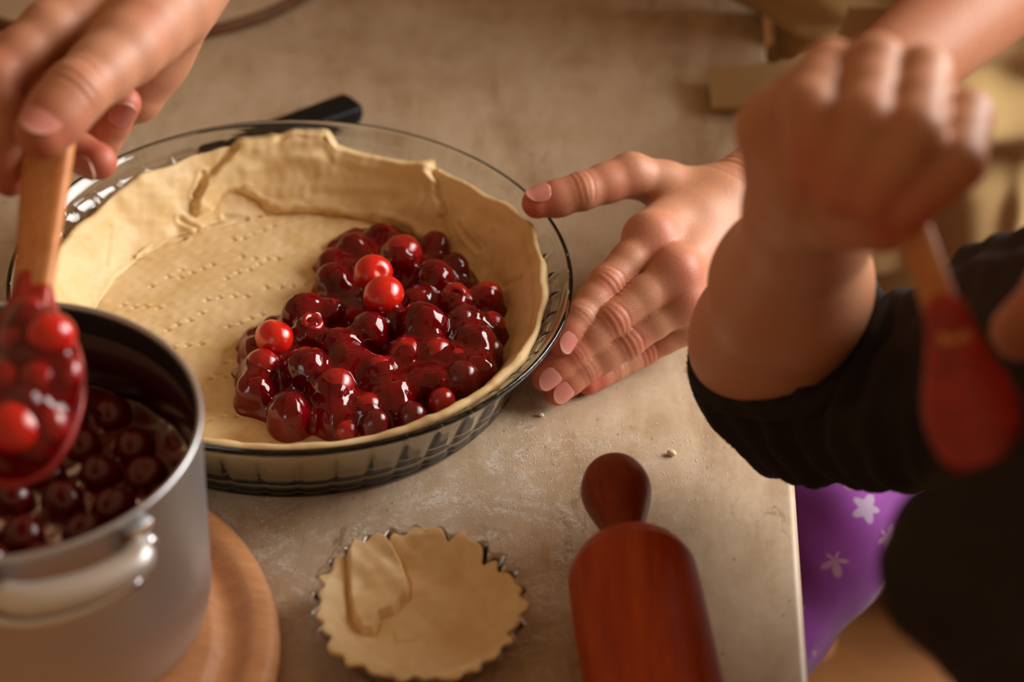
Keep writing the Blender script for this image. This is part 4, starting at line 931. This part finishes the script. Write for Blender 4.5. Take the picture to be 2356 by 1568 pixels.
# sweater: sleeve with folds, torso, other bent arm
def sweater():
    CE2 = atd(2235, 1300, .640); SH2 = atd(2720, 1130, .64); CW2 = atd(2560, 1690, .60)
    lo = np.minimum.reduce([CE, SHC, CT, CHIP, CE2, SH2, CW2]) - .10; hi = np.maximum.reduce([CE, SHC, CT, CHIP, CE2, SH2, CW2]) + .10
    hi[2] = min(hi[2], .34); F = Field(lo, hi, .0026)
    c0 = atd(1772, 800, .897)
    F.cone(c0, CE, .0385, .0370, .012); F.cone(CE, atd(2060, 900, .872), .0370, .0370, .02); F.cone(atd(2060, 900, .872), SHC, .0370, .0440, .02)
    F.cone(SHC, CT + V(-.01, .01, .0), .050, .075, .05); F.cone(CT, CHIP, .098, .105, .05)
    F.cone(SH2, CE2, .034, .0265, .02); F.cone(CE2, CW2, .0265, .030, .015); F.cone(SH2, CT, .045, .07, .04); F.cone(CT + V(0, 0, .05), HC - hu * .100 - hd * .03, .075, .050, .05); F.cone(SHC, HC - hu * .100 - hd * .03, .046, .046, .04)
    # opening for the forearm
    pl = [atd(1600, 740, .912), atd(1715, 870, .878), atd(2005, 692, .868)]; pn = unit(np.cross(pl[1] - pl[0], pl[2] - pl[0])); pn = pn if pn @ cax > 0 else -pn
    G = F.like(); q0 = atd(1790, 790, .888); G.cone(q0 - cax * .03, q0 + cax * .10, .050, .050, 0)
    half = sum((F.ax[i].reshape([-1 if j == i else 1 for j in range(3)]) - pl[1][i]) * pn[i] for i in range(3))
    F.F = smax(F.F, -np.maximum(G.F, -half), .003).astype(np.float32)
    vs, f = F.skin(); vs = relax(vs, f, 3); ns = normals(vs, f)
    p = vs - CE; a = unit(atd(2060, 900, .872) - CE); s = p @ a
    ring = np.sin(s * 6.283 / .0155 + 1.5 * np.sin((p @ cax) * 60) + 1.2 * np.sin(p @ np.cross(a, cax) * 45)) * np.exp(-((s - .025) / .06) ** 2)
    near = np.exp(-((vs - c0) ** 2).sum(1) / .022 ** 2)
    vs = vs + ns * (.0034 * ring * (1 - near * .6) + .0016 * pnoise(vs * 45, 31, 14, .6, 1.3) + .0016 * near * pnoise(vs * 140, 33, 14, .6, 1.3))[:, None]
    # frayed edge where the sleeve opens
    return vs, f
vs, f = sweater(); sw = link('sweater', mesh_np('sweater', vs, f), M['charcoal'], child); sw['label'] = 'charcoal sweater with pushed-up sleeves'
def cuff():
    pl = [atd(1600, 740, .912), atd(1715, 870, .878), atd(2005, 692, .868)]; pn = unit(np.cross(pl[1] - pl[0], pl[2] - pl[0])); pn = pn if pn @ cax > 0 else -pn
    a0, a1 = CE, atd(1798, 790, .893); ad = unit(CM - a1); t = ((pl[1] - a1) @ pn) / (ad @ pn); c = a1 + ad * t
    u = unit(np.cross(pn, (0, 0, 1))); w = np.cross(pn, u); pts = []
    for k in range(97):
        a = k / 96 * 2 * math.pi; d = math.cos(a) * u + math.sin(a) * w
        q = d - ad * (d @ ad); pts.append(c + d * (.0385 / np.linalg.norm(q)) * (1 + .02 * math.sin(a * 5) + .012 * math.sin(a * 11)) - pn * .0035)
    o = tube('cuff', pts, .0058, M['charcoal'], sw, 16); return o
cf = cuff()
# fleece tufts round the opening of the sleeve
def fuzz():
    me0 = cf.data; n0 = len(me0.vertices); v0 = np.empty(n0 * 3); me0.vertices.foreach_get('co', v0); v0 = v0.reshape(-1, 3)
    n_ = np.array([v.normal[:] for v in me0.vertices]); V_, F_ = [], []
    for i in rng.integers(0, n0, 5200):
        p = v0[i] + rng.normal(size=3) * .0006; dr = unit(n_[i] + rng.normal(size=3) * .6); L = rng.uniform(.0016, .0042); w = unit(np.cross(dr, rng.normal(size=3))) * .00020
        k = len(V_); V_ += [p - w, p + w, p + dr * L]; F_.append((k, k + 1, k + 2))
    me = bpy.data.meshes.new('fleece'); me.from_pydata(np.array(V_).tolist(), [], F_); o = link('fleece', me, M['fuzz'], sw, False); o['kind'] = 'stuff'
fuzz()
# leggings
F = Field((.10, -.46, -.62), (.70, .34, -.034), .005)
KN = atd(1890, 1190, 1.12); FT = atd(1590, 1640, 1.12); TH = atd(2080, 930, 1.20)
F.cone(TH, KN, .052, .048, .03); F.cone(KN, FT, .048, .038, .02); F.cone(TH, CHIP, .05, .08, .03); F.ball(CHIP, .10, .04)
lv, lf = F.skin(); lv = lv + normals(lv, lf) * (pnoise(lv * 28, 17, 12, .6, 1.4) * .0012)[:, None]
lg = link('leggings', mesh_np('leggings', lv, lf), M['purple'], child); lg['label'] = 'purple cotton leggings with pale star print'

# child's small spoon
q0 = atd(2040, 350, .690); q1 = atd(2190, 770, .650); q2 = atd(2240, 955, .640)
sx_ = unit(q1 - q2); sn = unit(-FW - sx_ * (-FW @ sx_))
s2 = thing('wooden_spoon', 'small wooden spoon coated in red sauce in the fist of the child', 'spoon', tuple(q2))
spoon_bowl('spoon_bowl', s2, q2, sx_, sn, .0235, .0158, .010, M['spoon_red'], .0009, True)
flat_handle('spoon_handle', q2 + sx_ * .024, q0, .0060, .0052, .0042, .0042, sn, M['spoonwood'], s2)

# ------------------------------------------------------------------ flour and crumbs on the table
def grains():
    V_, F_ = [], []
    def add(x, y, r):
        k = len(V_); ph = rng.uniform(0, 6.28)
        for i in range(3): a = ph + i * 2.094; V_.append((x + r * math.cos(a), y + r * math.sin(a), .0001))
        V_.append((x, y, r * .45)); F_.extend([(k, k + 1, k + 3), (k + 1, k + 2, k + 3), (k + 2, k, k + 3)])
    for cx_, cy, sx, sy, n in ((1180, 1010, 60, 40, 260), (1330, 1030, 70, 45, 220), (1570, 1060, 60, 45, 170), (1260, 1180, 60, 50, 200), (1150, 1130, 80, 40, 160), (1000, 1130, 90, 30, 120), (1240, 1280, 60, 60, 160), (600, 1200, 60, 30, 60), (1520, 1240, 60, 70, 60)):
        for _ in range(n):
            p = at(cx_ + rng.normal() * sx, cy + rng.normal() * sy, 0)
            if np.hypot(p[0], p[1]) < .121 or np.hypot(*(p - TC)[:2]) < .038: continue
            add(p[0], p[1], rng.uniform(.0002, .0006))
    me = bpy.data.meshes.new('flour_dust'); me.from_pydata(V_, [], F_)
    tag(link('flour_dust', me, M['flour'], None, False), 'fine white flour specks scattered on the table round the dish', 'flour', kind='stuff')
grains()
for px, py, r, m, lb in ((1545, 1046, .0019, 'crumb', 'tiny yellow dough crumb among flour specks near the rolling pin knob'), (1245, 957, .0012, 'flour', 'tiny white flour lump beside the fingertips and the dish')):
    p = at(px, py, 0); me = cherry_mesh('crumb', 'torn', 77); o = link('dough_crumb' if m == 'crumb' else 'flour_lump', me, M[m]); o.location = (p[0], p[1], r * .75); o.scale = (r * 1.3, r, r * .8); tag(o, lb, 'crumb')
